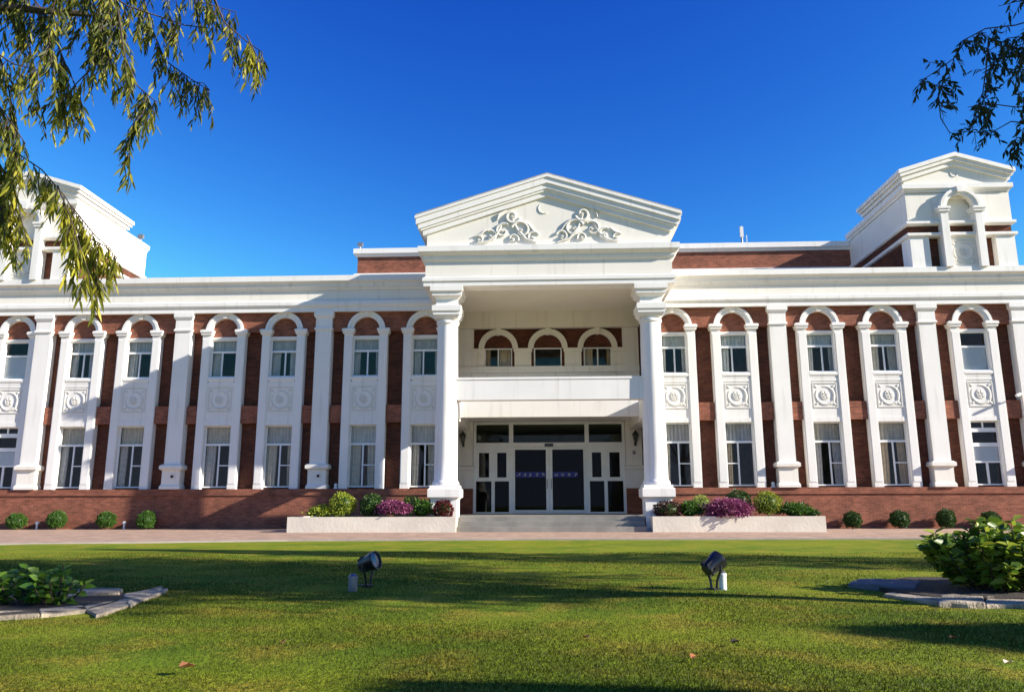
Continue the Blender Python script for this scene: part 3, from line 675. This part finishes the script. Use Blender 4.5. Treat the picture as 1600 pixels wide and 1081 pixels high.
# ------------------------------------------------------------------ shrubs
def shell_leaves(n, rad, rng, jit=.12, zmin=-.85):
    D = unit(rng.normal(size=(n*2, 3))); D = D[D[:, 2] > zmin][:n]
    s = 1+rng.normal(size=(len(D), 1))*jit-.05
    lump = 1+.07*np.sin(D[:, :1]*7+rng.uniform(0, 6))*np.cos(D[:, 1:2]*6+rng.uniform(0, 6))+.06*np.sin(D[:, 2:3]*9+D[:, :1]*4+rng.uniform(0, 6))
    return D*np.array(rad)*s*lump, D
def shrub(name, loc, rad, mat, label, cat='shrub', group=None, n=1400, leaf=(.07, .035), jit=.06, stem=0.15, zmin=-.85, core=.74, seed=None):
    rng = np.random.default_rng(seed if seed is not None else int(abs(loc[0])*1000+abs(loc[1])*37))
    t = thing(name, label, cat, loc, group)
    c = np.array([0, 0, stem+rad[2]*.92])
    P, D = shell_leaves(n, rad, rng, jit, zmin)
    V = D*.8+rng.normal(size=D.shape)*.55
    link('foliage', leaves_mesh('foliage', mat, P+c, V, leaf[0]*(.7+.6*rng.random(len(P))), leaf[1]*(.7+.6*rng.random(len(P))), rng), t)
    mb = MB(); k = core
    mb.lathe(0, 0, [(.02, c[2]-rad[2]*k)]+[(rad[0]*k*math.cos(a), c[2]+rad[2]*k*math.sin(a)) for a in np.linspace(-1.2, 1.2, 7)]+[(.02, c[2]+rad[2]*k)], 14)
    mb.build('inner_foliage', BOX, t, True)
    mb = MB(); mb.tube([(0, 0, -.02), (.01, 0, c[2]-rad[2]*.6), (0, 0, c[2])], [.03, .025, .02], 6); mb.build('stem', STEM, t)
    return t
gl = 'ball shrubs along the brick wall'
for k, (x, lab) in enumerate(((-20.1, 'round green shrub by the wall, leftmost of the four left of the planters'), (-18.55, 'round green shrub by the wall, second from the left edge'),
                              (-16.65, 'round green shrub by the wall, third from the left edge'), (-15.1, 'round green shrub by the wall, nearest to the left planter'))):
    shrub('ball_shrub', (x, -.76, .02), (.32, .32, .29+.03*(k % 2)), MIDLEAF, lab, group=gl, stem=.04+.02*(k % 3), n=2400, leaf=(.045, .028), jit=.05, core=.86)
for k, (x, lab) in enumerate(((10.88, 'dark round shrub by the wall, nearest to the right planter'), (12.55, 'dark round shrub by the wall, second from the right planter'),
                              (14.2, 'dark round shrub by the wall, third from the right planter'), (15.75, 'dark round shrub by the wall, behind the big leafy bush'))):
    shrub('ball_shrub', (x, -.76, .02), (.30+.02*(k % 2), .31, .28+.02*(k % 3)), BOX, lab, group=gl, stem=.05, n=2400, leaf=(.045, .028), jit=.05, core=.86)
Z = .44
shrub('ball_shrub', (-6.92, -3.85, Z), (.40, .40, .38), LIME, 'large lime green ball shrub in the left planter', stem=.12)
shrub('low_shrub', (-7.55, -3.9, Z), (.42, .35, .20), LIME, 'low lime green shrub at the outer end of the left planter', stem=0, jit=.16, leaf=(.10, .05), zmin=-.2, n=700)
shrub('ball_shrub', (-5.95, -3.8, Z), (.36, .36, .36), BOX, 'dark green ball shrub in the middle of the left planter', stem=.10)
shrub('flowering_shrub', (-5.15, -4.0, Z), (.52, .36, .27), PURPLE, 'magenta flowering shrub in the left planter', 'flowers', stem=.03, jit=.14, zmin=-.3, n=2600, core=.55, leaf=(.06, .045))
shrub('ball_shrub', (-4.72, -3.3, Z), (.30, .30, .27), PALELEAF, 'small pale green ball shrub behind the flowers in the left planter', stem=.20, n=900)
shrub('low_shrub', (-4.30, -3.75, Z), (.36, .30, .28), MIDLEAF, 'loose mid green shrub between flowers and red shrub in the left planter', stem=0, jit=.18, leaf=(.11, .05), zmin=-.2, n=700)
shrub('ball_shrub', (-3.53, -4.02, Z), (.30, .26, .29), REDLEAF, 'dark red ball shrub in front of the left column', stem=.02)
shrub('ball_shrub', (3.80, -4.0, Z), (.42, .30, .27), BROWNRED, 'brownish red shrub in front of the right column', stem=.02, jit=.10)
shrub('low_shrub', (4.50, -3.85, Z), (.34, .30, .25), MIDLEAF, 'low green shrub beside the brownish red one in the right planter', stem=0, jit=.16, leaf=(.10, .05), zmin=-.2, n=700)
shrub('ball_shrub', (4.98, -3.4, Z), (.30, .30, .30), PALELEAF, 'pale green ball shrub left of the flowers in the right planter', stem=.13, n=900)
shrub('flowering_shrub', (5.72, -4.12, Z), (.62, .38, .31), PURPLE, 'wide purple flowering shrub spilling over the right planter edge', 'flowers', stem=-.02, jit=.17, zmin=-.6, n=4200, core=.55, leaf=(.065, .045))
shrub('ball_shrub', (6.28, -3.2, Z), (.38, .38, .36), BOX, 'dark green ball shrub behind the flowers in the right planter', stem=.20)
shrub('ball_shrub', (7.05, -3.85, Z), (.42, .40, .36), LIME, 'yellow green ball shrub standing alone in the right planter', stem=.14)
shrub('low_shrub', (7.90, -3.9, Z), (.45, .35, .22), MIDLEAF, 'low spiky green shrub near the outer end of the right planter', stem=0, jit=.18, leaf=(.13, .05), zmin=-.1, n=700)
shrub('low_shrub', (8.40, -3.9, Z), (.24, .25, .14), BOX, 'small dark shrub at the outer end of the right planter', stem=0, jit=.16, leaf=(.08, .04), zmin=-.1, n=400)

# ------------------------------------------------------------------ garden beds on the lawn
def stone(poly, h, mat, label, group, seed):
    rng = random.Random(seed); cx = sum(p[0] for p in poly)/len(poly); cy = sum(p[1] for p in poly)/len(poly); pts = []
    n = len(poly)
    for k in range(n):
        a, b = poly[k], poly[(k+1) % n]
        for u in (0, .33, .67):
            j = .022 if u else .008
            pts.append((a[0]+(b[0]-a[0])*u-cx+rng.uniform(-j, j), a[1]+(b[1]-a[1])*u-cy+rng.uniform(-j, j)))
    mb = MB(); mb.slab(pts, -.03, h)
    mb.v = [(x, y, z+(rng.uniform(-.012, .012) if z > 0 else 0)) for x, y, z in mb.v]
    o = mb.build('edging_stone', mat); o.location = (cx, cy, 0)
    bv = o.modifiers.new('bevel', 'BEVEL'); bv.width = .012; bv.segments = 2
    return tag(o, label, 'stone', group)
def gp(x, y): p = at(x, y, 0); d = p-EYE; q = EYE+d*(-EYE.z/d.z); return (q.x, q.y)
ls = 'stones edging the left flower bed'
stone([gp(150, 966), gp(200, 950), gp(205, 938), gp(130, 952)], .036, SLAB, 'pale triangular slab at the front corner of the left flower bed', ls, 1)
stone([gp(202, 951), gp(262, 926), gp(252, 921), gp(195, 934), gp(200, 942)], .036, SLAB, 'grey pointed slab at the right tip of the left flower bed', ls, 2)
stone([gp(96, 937), gp(188, 934), gp(188, 927), gp(96, 929)], .05, SLAB, 'long stone along the back of the left flower bed', ls, 3)
stone([gp(-60, 972), gp(60, 965), gp(58, 958), gp(-60, 964)], .03, SLAB, 'low stone on the front edge of the left bed at the picture edge', ls, 4)
stone([gp(62, 965), gp(134, 958), gp(130, 952), gp(60, 958)], .03, SLAB, 'low stone on the front edge of the left bed next to the triangular slab', ls, 5)
rs = 'stones edging the right flower bed'
stone([gp(1325, 917), gp(1430, 926), gp(1440, 915), gp(1340, 911)], .05, DARKSLAB, 'dark flat slab left of the leafy bush', rs, 6)
stone([gp(1380, 930), gp(1466, 944), gp(1478, 935), gp(1395, 924)], .026, SLAB, 'long pale stone on the front edge of the right bed', rs, 7)
stone([gp(1468, 947), gp(1538, 948), gp(1538, 937), gp(1470, 935)], .034, SLAB, 'blocky pale stone with a rusty end in the right bed edge', rs, 8)
stone([gp(1541, 948), gp(1660, 947), gp(1660, 936), gp(1542, 937)], .028, SLAB, 'pale stone at the right picture edge in the right bed edge', rs, 9)
mb = MB(); mb.slab([gp(-70, 970), gp(60, 963), gp(140, 956), gp(215, 936), gp(190, 930), gp(90, 928), gp(-70, 930)], -.03, .03)
mb.slab([gp(1345, 914), gp(1400, 928), gp(1470, 938), gp(1660, 940), gp(1760, 905), gp(1420, 905)], -.03, .03)
struct(mb.build('bed_soil', SOIL))
def leafy(name, loc, rad, n, mat, leaf, label, seed, stems=16, cat='bush'):
    rng = np.random.default_rng(seed); t = thing(name, label, cat, loc)
    P = []; D = []; mb = MB()
    for k in range(stems):
        a = rng.uniform(0, 6.283); q = math.sqrt(rng.random())
        hh = rad[2]*math.sqrt(max(.12, 1-.75*q*q))*rng.uniform(.78, 1.08)
        tip = Vector((rad[0]*q*math.cos(a), rad[1]*q*math.sin(a), hh)); b = Vector((tip.x*.35, tip.y*.35, 0)); mid = b.lerp(tip, .5)+Vector((tip.x*.15, tip.y*.15, .02))
        mb.tube([b, mid, tip], [.011, .008, .004], 5)
        ln = n//stems
        for i_ in range(ln):
            u = .12+.88*(i_+rng.random())/ln
            p = (b.lerp(mid, u*2) if u < .5 else mid.lerp(tip, u*2-1))
            az = i_*2.4+rng.uniform(-.4, .4); el = .15+.5*u+rng.uniform(-.35, .35)
            P.append(p); D.append((math.cos(az)*math.cos(el)+tip.x*.3, math.sin(az)*math.cos(el)+tip.y*.3, math.sin(el)))
    P = np.array(P); D = np.array(D); up = np.tile([.45, -.35, .8], (len(P), 1))
    s = .55+.6*rng.random(len(P))
    link('foliage', leaves_mesh('foliage', mat, P, D, leaf[0]*s, leaf[1]*s, rng, .3, up), t); mb.build('stem', STEM, t)
    return t
leafy('leafy_bush', (4.28, -21.75, .02), (.70, .6, .66), 2600, BROAD, (.145, .075), 'large broad leaved green bush behind pale stones at the right', 5, 80)
leafy('leafy_bush', (5.25, -21.5, .02), (.62, .6, .66), 1700, BROAD, (.145, .075), 'broad leaved green bush cut by the right picture edge', 6, 40)
for k, (x, y, rx, hh, n, lab) in enumerate(((25, 948, .34, .34, 260, 'low leafy plant at the left picture edge in the left bed'), (88, 948, .24, .34, 190, 'taller leafy plant at the right end of the left bed'),
                                           (-40, 945, .35, .36, 200, 'leafy plant mostly outside the left picture edge'))):
    p = gp(x, y); leafy('bed_plant', (p[0], p[1], .02), (rx, .25, hh*.92), n, BED, (.12, .06), lab, 20+k, 14, 'plant')

# ------------------------------------------------------------------ lawn spotlights
def spotlight(px, py, face, tilt, label):
    x, y = gp(px, py); g_ = 'black spotlights on the lawn'
    t = thing('lawn_spotlight', label, 'spotlight', (x, y, 0), g_); t.rotation_euler = (0, 0, R(face))
    mb = MB()
    for s in (-1, 1): mb.tube([(s*.035, 0, -.02), (s*.055, 0, .10), (s*.118, 0, .20), (s*.118, 0, .25)], .013, 6)
    mb.box(-.05, .05, -.04, .04, -.01, .02); mb.build('bracket', BLACK, t)
    h = MB(); h.lathe(0, 0, [(.03, -.13), (.07, -.13), (.085, -.08), (.10, 0), (.115, .06), (.120, .09), (.120, .12), (.108, .12), (.104, .10)], 24)
    for k in range(8):
        a = k*math.pi/4; h.box(.086*math.cos(a)-.004, .086*math.cos(a)+.004, .086*math.sin(a)-.02, .086*math.sin(a)+.02, -.12, -.02)
    H = h.build('lamp_head', BLACK, t, True, loc=(0, 0, .25)); H.scale = (.84, .84, .84); H.rotation_euler = (R(90-tilt), 0, 0)
    l = MB().lathe(0, 0, [(.104, .098), (.08, .108), (.0005, .114)], 24).build('lens', LENS, H, True)
    MB().tube([(0, .06, .02), (.03, .10, .01), (.05, .16, .0)], .008, 5).build('cable', BLACK, t)
spotlight(575, 916, 70, 18, 'black round spotlight on the lawn left of the steps, lens turned to the viewer')
spotlight(1116, 921, 118, 30, 'black round spotlight on the lawn right of the steps, seen from the side')
def can(px, py, r, h, mat, label):
    x, y = gp(px, py); t = thing('junction_post', label, 'post', (x, y, 0), 'short posts beside the lawn spotlights')
    MB().lathe(0, 0, [(r, -.02), (r, h-.03), (r*1.12, h-.03), (r*1.12, h-.005), (r*.9, h)], 16).build('post', mat, t, True)
    MB().lathe(0, 0, [(r*.92, h+.001), (r*.6, h+.018), (.002, h+.024)], 16).build('cap', LENS, t, True)
can(551, 922, .047, .145, CAN, 'short grey metal post beside the left spotlight')
can(1130, 921, .038, .165, WCAN, 'short white post beside the right spotlight')

# ------------------------------------------------------------------ fallen leaves
LF = [plain('brown_leaf', (.22, .09, .03), (.16, .06, .02), 9), plain('orange_leaf', (.30, .11, .02), (.22, .08, .02), 9), plain('dark_dead_leaf', (.03, .022, .02), rough=.8), plain('pale_dead_leaf', (.50, .42, .30), rough=.8)]
for px, py, mt, sz, lab in ((440, 1011, 1, .06, 'orange brown fallen leaf on the grass below the left spotlight'), (292, 1051, 0, .09, 'dark brown fallen leaf on the grass at lower left'),
                            (1085, 1036, 1, .07, 'bright orange fallen leaf on the grass below the right spotlight'), (1577, 1045, 3, .06, 'pale fallen leaf near the lower right corner'),
                            (1148, 1011, 2, .06, 'blackish fallen leaf on the grass below the right spotlight'), (915, 1003, 0, .05, 'small brown fallen leaf in the middle of the lawn'), (1490, 1004, 0, .05, 'small brown fallen leaf in the shade at right')):
    x, y = gp(px, py); a = random.uniform(0, 6.28); mb = MB()
    for k in range(8):
        t0, t1 = k/8, (k+1)/8; w0, w1 = (.32*sz*math.sin(math.pi*t**.8)*(1+.25*(q % 2)) for t, q in ((t0, k), (t1, k+1)))
        c = lambda t, w: ((t-.5)*sz*math.cos(a)-w*math.sin(a), (t-.5)*sz*math.sin(a)+w*math.cos(a), .032+abs(w)*.7+.03*sz*math.sin(t*7))
        mb.add([c(t0, -w0), c(t1, -w1), c(t1, 0), c(t0, 0), c(t0, w0), c(t1, w1)], [(0, 1, 2, 3), (3, 2, 5, 4)])
    o = mb.build('fallen_leaf', LF[mt]); o.location = (x, y, 0); tag(o, lab, 'leaf', 'fallen leaves on the lawn')
    sd = o.modifiers.new('thick', 'SOLIDIFY'); sd.thickness = .002

# ------------------------------------------------------------------ trees
def twig_leaves(paths, rng, twigs, tl, step, P, D, mb, r0=.012, hang=.75, inner=1.0):
    """hang leafy side twigs on each limb"""
    for pts in paths:
        pts = [Vector(p) for p in pts]
        L_ = [0]
        for a, b in zip(pts[:-1], pts[1:]): L_.append(L_[-1]+(b-a).length)
        mb.tube(pts, list(np.linspace(r0, .004, len(pts))), 5)
        for k in range(int(L_[-1]*twigs)):
            u = L_[-1]*rng.random()**(1/inner); i_ = max(0, min(len(pts)-2, int(np.searchsorted(L_, u))-1))
            p = pts[i_].lerp(pts[i_+1], (u-L_[i_])/max(1e-6, L_[i_+1]-L_[i_]))
            d = Vector(rng.normal(size=3)); d.normalize(); d = (d*(1.1-hang)+Vector((0, 0, -1))*hang).normalized()
            ln = tl*rng.uniform(.4, 1.3); q = [p]
            for s_ in range(4): d = (d+Vector((0, 0, -.22))+Vector(rng.normal(size=3))*.10).normalized(); q.append(q[-1]+d*ln/4)
            mb.tube(q, [.004, .003, .003, .002, .0015], 4)
            m_ = max(2, int(ln/step))
            for j_ in range(m_):
                v = (j_+.5)/m_*4; i2 = min(3, int(v)); pp = q[i2].lerp(q[i2+1], v-i2); dd = (q[i2+1]-q[i2]).normalized()
                sd = Vector(rng.normal(size=3)); sd = (sd-dd*sd.dot(dd)).normalized()
                P.append(pp); D.append(dd*.65+sd*.6+Vector((0, 0, -.75*hang)))
def to_leaves(name, mat, P, D, L0, W0, rng, parent, org):
    P = np.array(P)-np.array(org); D = np.array(D); s = .65+.6*rng.random(len(P))
    return link(name, leaves_mesh(name, mat, P, D, L0*s, W0*s, rng, .12), parent)
def px(pts, Y): return [tuple(at(x, y, Y+random.uniform(-.12, .12))) for x, y in pts]
def crown(c, r, clumps, per, rng, leaf):
    P = []
    for k in range(clumps):
        d = rng.normal(size=3); d /= np.linalg.norm(d); cc = np.array(c)+d*np.array(r)*rng.random()**.45
        P.append(cc+rng.normal(size=(per, 3))*leaf)
    return np.concatenate(P)
# left tree: trunk beyond the left edge, drooping branches hang into the picture
rng = np.random.default_rng(3)
LT = thing('weeping_tree', 'weeping tree with drooping yellow green branches hanging in from the upper left', 'tree', (-8.4, -23.0, 0))
org = (-8.4, -23.0, 0); Y = -23.4
tr = MB(); tr.tube([(0, 0, -.1), (.1, 0, 1.5), (.05, -.05, 3.2), (.5, -.1, 5.0), (1.4, -.2, 6.6), (2.6, -.3, 7.2)], [.30, .24, .21, .18, .13, .08], 12)
tr.tube([(.3, 0, 4.2), (-.8, .6, 5.8), (-1.6, .8, 7.4)], [.15, .10, .05], 8); tr.tube([(1.4, -.2, 6.6), (2.6, .3, 6.5), (3.8, .1, 6.2), (4.8, 0, 6.0)], [.09, .06, .04, .025], 8)
tr.tube([(.5, -.1, 5.0), (1.6, -.5, 5.4), (2.8, -.5, 5.6), (3.8, -.4, 5.55)], [.10, .06, .04, .03], 8)
tr.build('trunk', BARK, LT, True)
mb = MB(); P = []; D = []
limbs = [px(q, Y+o) for q, o in (([(-60, -120), (20, -40), (70, 20), (100, 95), (125, 150), (110, 185)], 0), ([(180, -120), (215, -40), (235, 40), (258, 95), (300, 125), (328, 142)], .3), ([(150, -90), (185, 20), (195, 90), (215, 135), (245, 160)], -.3),
        ([(280, -110), (320, -40), (350, 35), (385, 65), (410, 82)], .2), ([(-80, -60), (-20, 30), (10, 120), (25, 200), (15, 260)], .4), ([(-40, -140), (60, -70), (140, -10), (160, 40), (172, 95)], -.2),
        ([(40, -100), (120, -40), (200, 10), (290, 40), (330, 45)], .1), ([(-90, 60), (-30, 130), (10, 180), (40, 225)], -.3), ([(-80, -110), (-10, -50), (30, 10), (50, 90), (60, 160)], .5), ([(-60, -90), (60, -60), (200, -30), (300, 0), (370, 20)], .4), ([(-90, 140), (-40, 200), (-5, 280), (10, 330)], .2), ([(120, -90), (90, -20), (75, 50), (85, 120)], -.4), ([(220, -110), (180, -30), (150, 30), (165, 90)], .5), ([(-70, -30), (0, 0), (60, 20), (120, 25), (190, 20)], -.1),
        ([(90, -110), (110, -20), (150, 60), (180, 70)], .6), ([(-100, -20), (-40, 60), (20, 100), (60, 110)], -.5))]
twig_leaves(limbs, rng, 22, .34, .030, P, D, mb)
fork = Vector((-6.6, -23.3, 6.9)); mb.tube([Vector((-7.9, -23.1, 5.0)), Vector((-7.3, -23.2, 6.1)), fork], [.09, .06, .04], 7)
twig_leaves([[fork, fork.lerp(Vector(L0[0]), .5)+Vector((0, 0, .15)), Vector(L0[0])] for L0 in limbs], rng, 10, .30, .030, P, D, mb, .02)
limbs2 = [px(q, Y+o) for q, o in (([(245, 160), (215, 185), (200, 205), (203, 240), (202, 275)], -.3), ([(410, 82), (406, 105), (404, 125)], .2), ([(328, 142), (318, 130), (300, 128)], .3))]
twig_leaves(limbs2, rng, 26, .17, .030, P, D, mb, .005)
to_leaves('foliage', WILLOW, P, D, .11, .023, rng, LT, org)
P = []; D = []
limbs = [px(q, Y+o) for q, o in (([(20, 235), (65, 265), (100, 305), (125, 345), (145, 390), (152, 440)], 0), ([(90, 290), (112, 345), (128, 395), (140, 430)], -.15), ([(135, 370), (165, 385), (185, 405)], .05), ([(120, 380), (110, 410), (112, 430)], .1), ([(-10, 240), (25, 300), (35, 350), (45, 385)], .25), ([(30, 230), (20, 290), (15, 340), (22, 395)], .2), ([(-20, 210), (0, 300), (8, 370)], .1), ([(110, 320), (150, 370), (180, 395)], .1),
        ([(100, 95), (95, 140), (100, 175)], 0), ([(385, 55), (400, 85), (408, 105)], .1), ([(150, 100), (120, 130), (90, 165)], -.1))]
twig_leaves(limbs, rng, 26, .26, .030, P, D, mb, .007, .85)
mb.v = [(x-org[0], y-org[1], z-org[2]) for x, y, z in mb.v]; mb.build('twig', BARK, LT)
to_leaves('young_foliage', YOUNG, P, D, .135, .024, rng, LT, org)
rng = np.random.default_rng(8); Pc = crown((-.6, .4, 7.9), (2.4, 2.2, 1.7), 70, 38, rng, .30)
link('crown', leaves_mesh('crown', WILLOW, Pc, rng.normal(size=Pc.shape)+np.array([0, 0, -.8]), .14, .035, rng), LT)
# right tree: trunk beyond the right edge; its crown shades the lawn, its dark branches reach into the corner
rng = np.random.default_rng(14)
RT = thing('shade_tree', 'tree with dark leafy branches reaching in from the upper right corner', 'tree', (9.4, -24.4, 0)); org = (9.4, -24.4, 0)
tr = MB(); tr.tube([(0, 0, -.1), (-.05, .1, 1.5), (-.2, .3, 3.2), (0, .2, 5.2), (.3, 0, 7.5)], [.22, .17, .15, .11, .06], 12)
for e in ((-2.2, 1.6, 6.0), (2.2, .5, 6.6), (.6, -2.2, 6.5), (-1.2, -1.5, 7.6), (-2.8, .6, 5.2)): tr.tube([(-.2, .3, 3.4), (e[0]*.45-.1, e[1]*.45, 3.4+(e[2]-3.4)*.6), e], [.10, .06, .025], 7)
tr.build('trunk', BARK, RT, True)
Pc = crown((2.1, .0, 7.7), (4.4, 3.0, 2.0), 215, 60, rng, .30)
link('crown', leaves_mesh('crown', DARKLEAF, Pc, rng.normal(size=Pc.shape), .22, .085, rng), RT)
mb = MB(); P = []; D = []; Y = -22.4
limbs = [px(q, Y+o) for q, o in (([(1720, 30), (1640, 25), (1585, 40), (1540, 45), (1512, 60), (1490, 92), (1468, 108), (1438, 128)], 0), ([(1720, 100), (1640, 95), (1580, 110), (1552, 100), (1530, 112)], .3), ([(1720, 150), (1640, 160), (1590, 168), (1545, 162), (1512, 168)], -.2),
        ([(1545, 60), (1542, 100), (1535, 150), (1548, 185)], .1), ([(1700, 190), (1630, 195), (1580, 190), (1548, 208), (1500, 206)], .2), ([(1480, 110), (1466, 150), (1470, 185), (1484, 208)], 0),
        ([(1700, 220), (1630, 215), (1590, 215), (1576, 240)], .4), ([(1720, -20), (1650, -20), (1600, 0), (1560, 10)], .5), ([(1720, 60), (1650, 70), (1600, 75), (1570, 85)], .4), ([(1660, 120), (1610, 140), (1580, 150)], .4), ([(1660, -40), (1620, 20), (1600, 60), (1590, 130)], -.3), ([(1700, 90), (1640, 110), (1610, 150), (1595, 195)], .2), ([(1690, 40), (1630, 55), (1575, 60), (1545, 80)], .3), ([(1700, 170), (1640, 180), (1600, 200)], -.2))]
twig_leaves(limbs, rng, 22, .19, .026, P, D, mb, .009, .35)
fork = Vector((7.5, -23.0, 5.6)); mb.tube([Vector((9.2, -24.1, 3.4)), Vector((8.5, -23.6, 4.7)), fork], [.07, .05, .032], 7)
bough = []
for L0 in limbs:
    a = Vector(L0[0])
    if a.x > 5.9: bough.append([fork, fork.lerp(a, .5)+Vector((0, 0, .10)), a])
twig_leaves(bough, rng, 16, .19, .026, P, D, mb, .018, .35)
lt = MB(); lt.v = [(x-org[0], y-org[1], z-org[2]) for x, y, z in mb.v]; lt.f = mb.f; lt.build('twig', BARK, RT)
to_leaves('foliage', DARKLEAF, P, D, .085, .028, rng, RT, org)
# slender trees further right: only their shadows lie across the lawn
def slender(x, y, h, r, z0, label, seed, n=5200):
    rng = np.random.default_rng(seed); t = thing('cypress_tree', label, 'tree', (x, y, 0), 'slender trees outside the right picture edge')
    MB().tube([(0, 0, -.1), (0, 0, h*.5), (0, 0, h*.95)], [.14, .10, .02], 8).build('trunk', BARK, t, True)
    u = rng.random(n); z = z0+(h-z0)*u; rr_ = r*np.sin(np.pi*np.clip(u*.86+.14, 0, 1))**.8*(1-.35*u); a = rng.uniform(0, 6.283, n); q = np.sqrt(rng.random(n))
    Pn = np.stack([rr_*q*np.cos(a), rr_*q*np.sin(a), z], 1)
    link('crown', leaves_mesh('crown', DARKLEAF, Pn, np.stack([np.cos(a), np.sin(a), np.full(n, 1.5)], 1), .30, .10, rng), t)
slender(19.6, -21.3, 13.0, 1.75, 1.0, 'tallest slender dark tree beyond the right edge, shading the back of the lawn', 1)
slender(18.6, -28.5, 7.4, 3.0, .2, 'medium slender dark tree beyond the right edge', 2, 7500)
slender(12.0, -29.3, 5.7, .6, .3, 'smallest slender dark tree beyond the lower right corner', 3, 2500)

# ------------------------------------------------------------------ grass blades
n = 540000; rng = np.random.default_rng(21)
d = 3.3*np.exp(rng.random(n)*math.log(15/3.3)); lx = (rng.random(n)*2-1)*(.95*d+1.2)
gx = EYE.x+lx+math.sin(YAW)*d; gy = EYE.y+d
ok = gy < np.interp(gx, [-40, -22, -12.5, -6.6, -1, 6.8, 12, 40], [-19, -14.6, -11.9, -10.1, -9.5, -9.25, -9.3, -10.5])-.26
def inside(poly):
    c = np.zeros(n, bool)
    for (x0, y0_), (x1, y1_) in zip(poly, poly[1:]+poly[:1]):
        c ^= ((y0_ > gy) != (y1_ > gy)) & (gx < (x1-x0)*(gy-y0_)/(y1_-y0_+1e-12)+x0)
    return c
ok &= ~inside([gp(-70, 972), gp(60, 964), gp(150, 966), gp(255, 925), gp(190, 929), gp(90, 928), gp(-70, 930)])
ok &= ~inside([gp(1325, 914), gp(1395, 929), gp(1470, 947), gp(1660, 947), gp(1760, 905), gp(1420, 905)])
gx, gy = gx[ok], gy[ok]; k = len(gx); gz = .015*np.sin(gx*1.3+gy*.7)*np.sin(gy*.9)-.006
a = rng.uniform(0, 6.283, k); h = rng.uniform(.008, .020, k); w = rng.uniform(.0018, .0036, k)*(1+np.maximum(0, (gy+26)*.06)); le = rng.uniform(.2, .9, k)*h; b = rng.uniform(0, 6.283, k)
B = np.stack([gx, gy, gz], 1); c = np.stack([np.cos(a)*w, np.sin(a)*w, 0*a], 1); tp = np.stack([np.cos(b)*le, np.sin(b)*le, h], 1)
V = np.stack([B-c, B+c, B+tp], 1).reshape(-1, 3)
struct(link('grass', arr_mesh('grass', BLADE, V, np.arange(3*k).reshape(-1, 3))), 'stuff')
bpy.data.objects['grass']['label'] = 'short mown grass covering the lawn'; bpy.data.objects['grass']['category'] = 'grass'
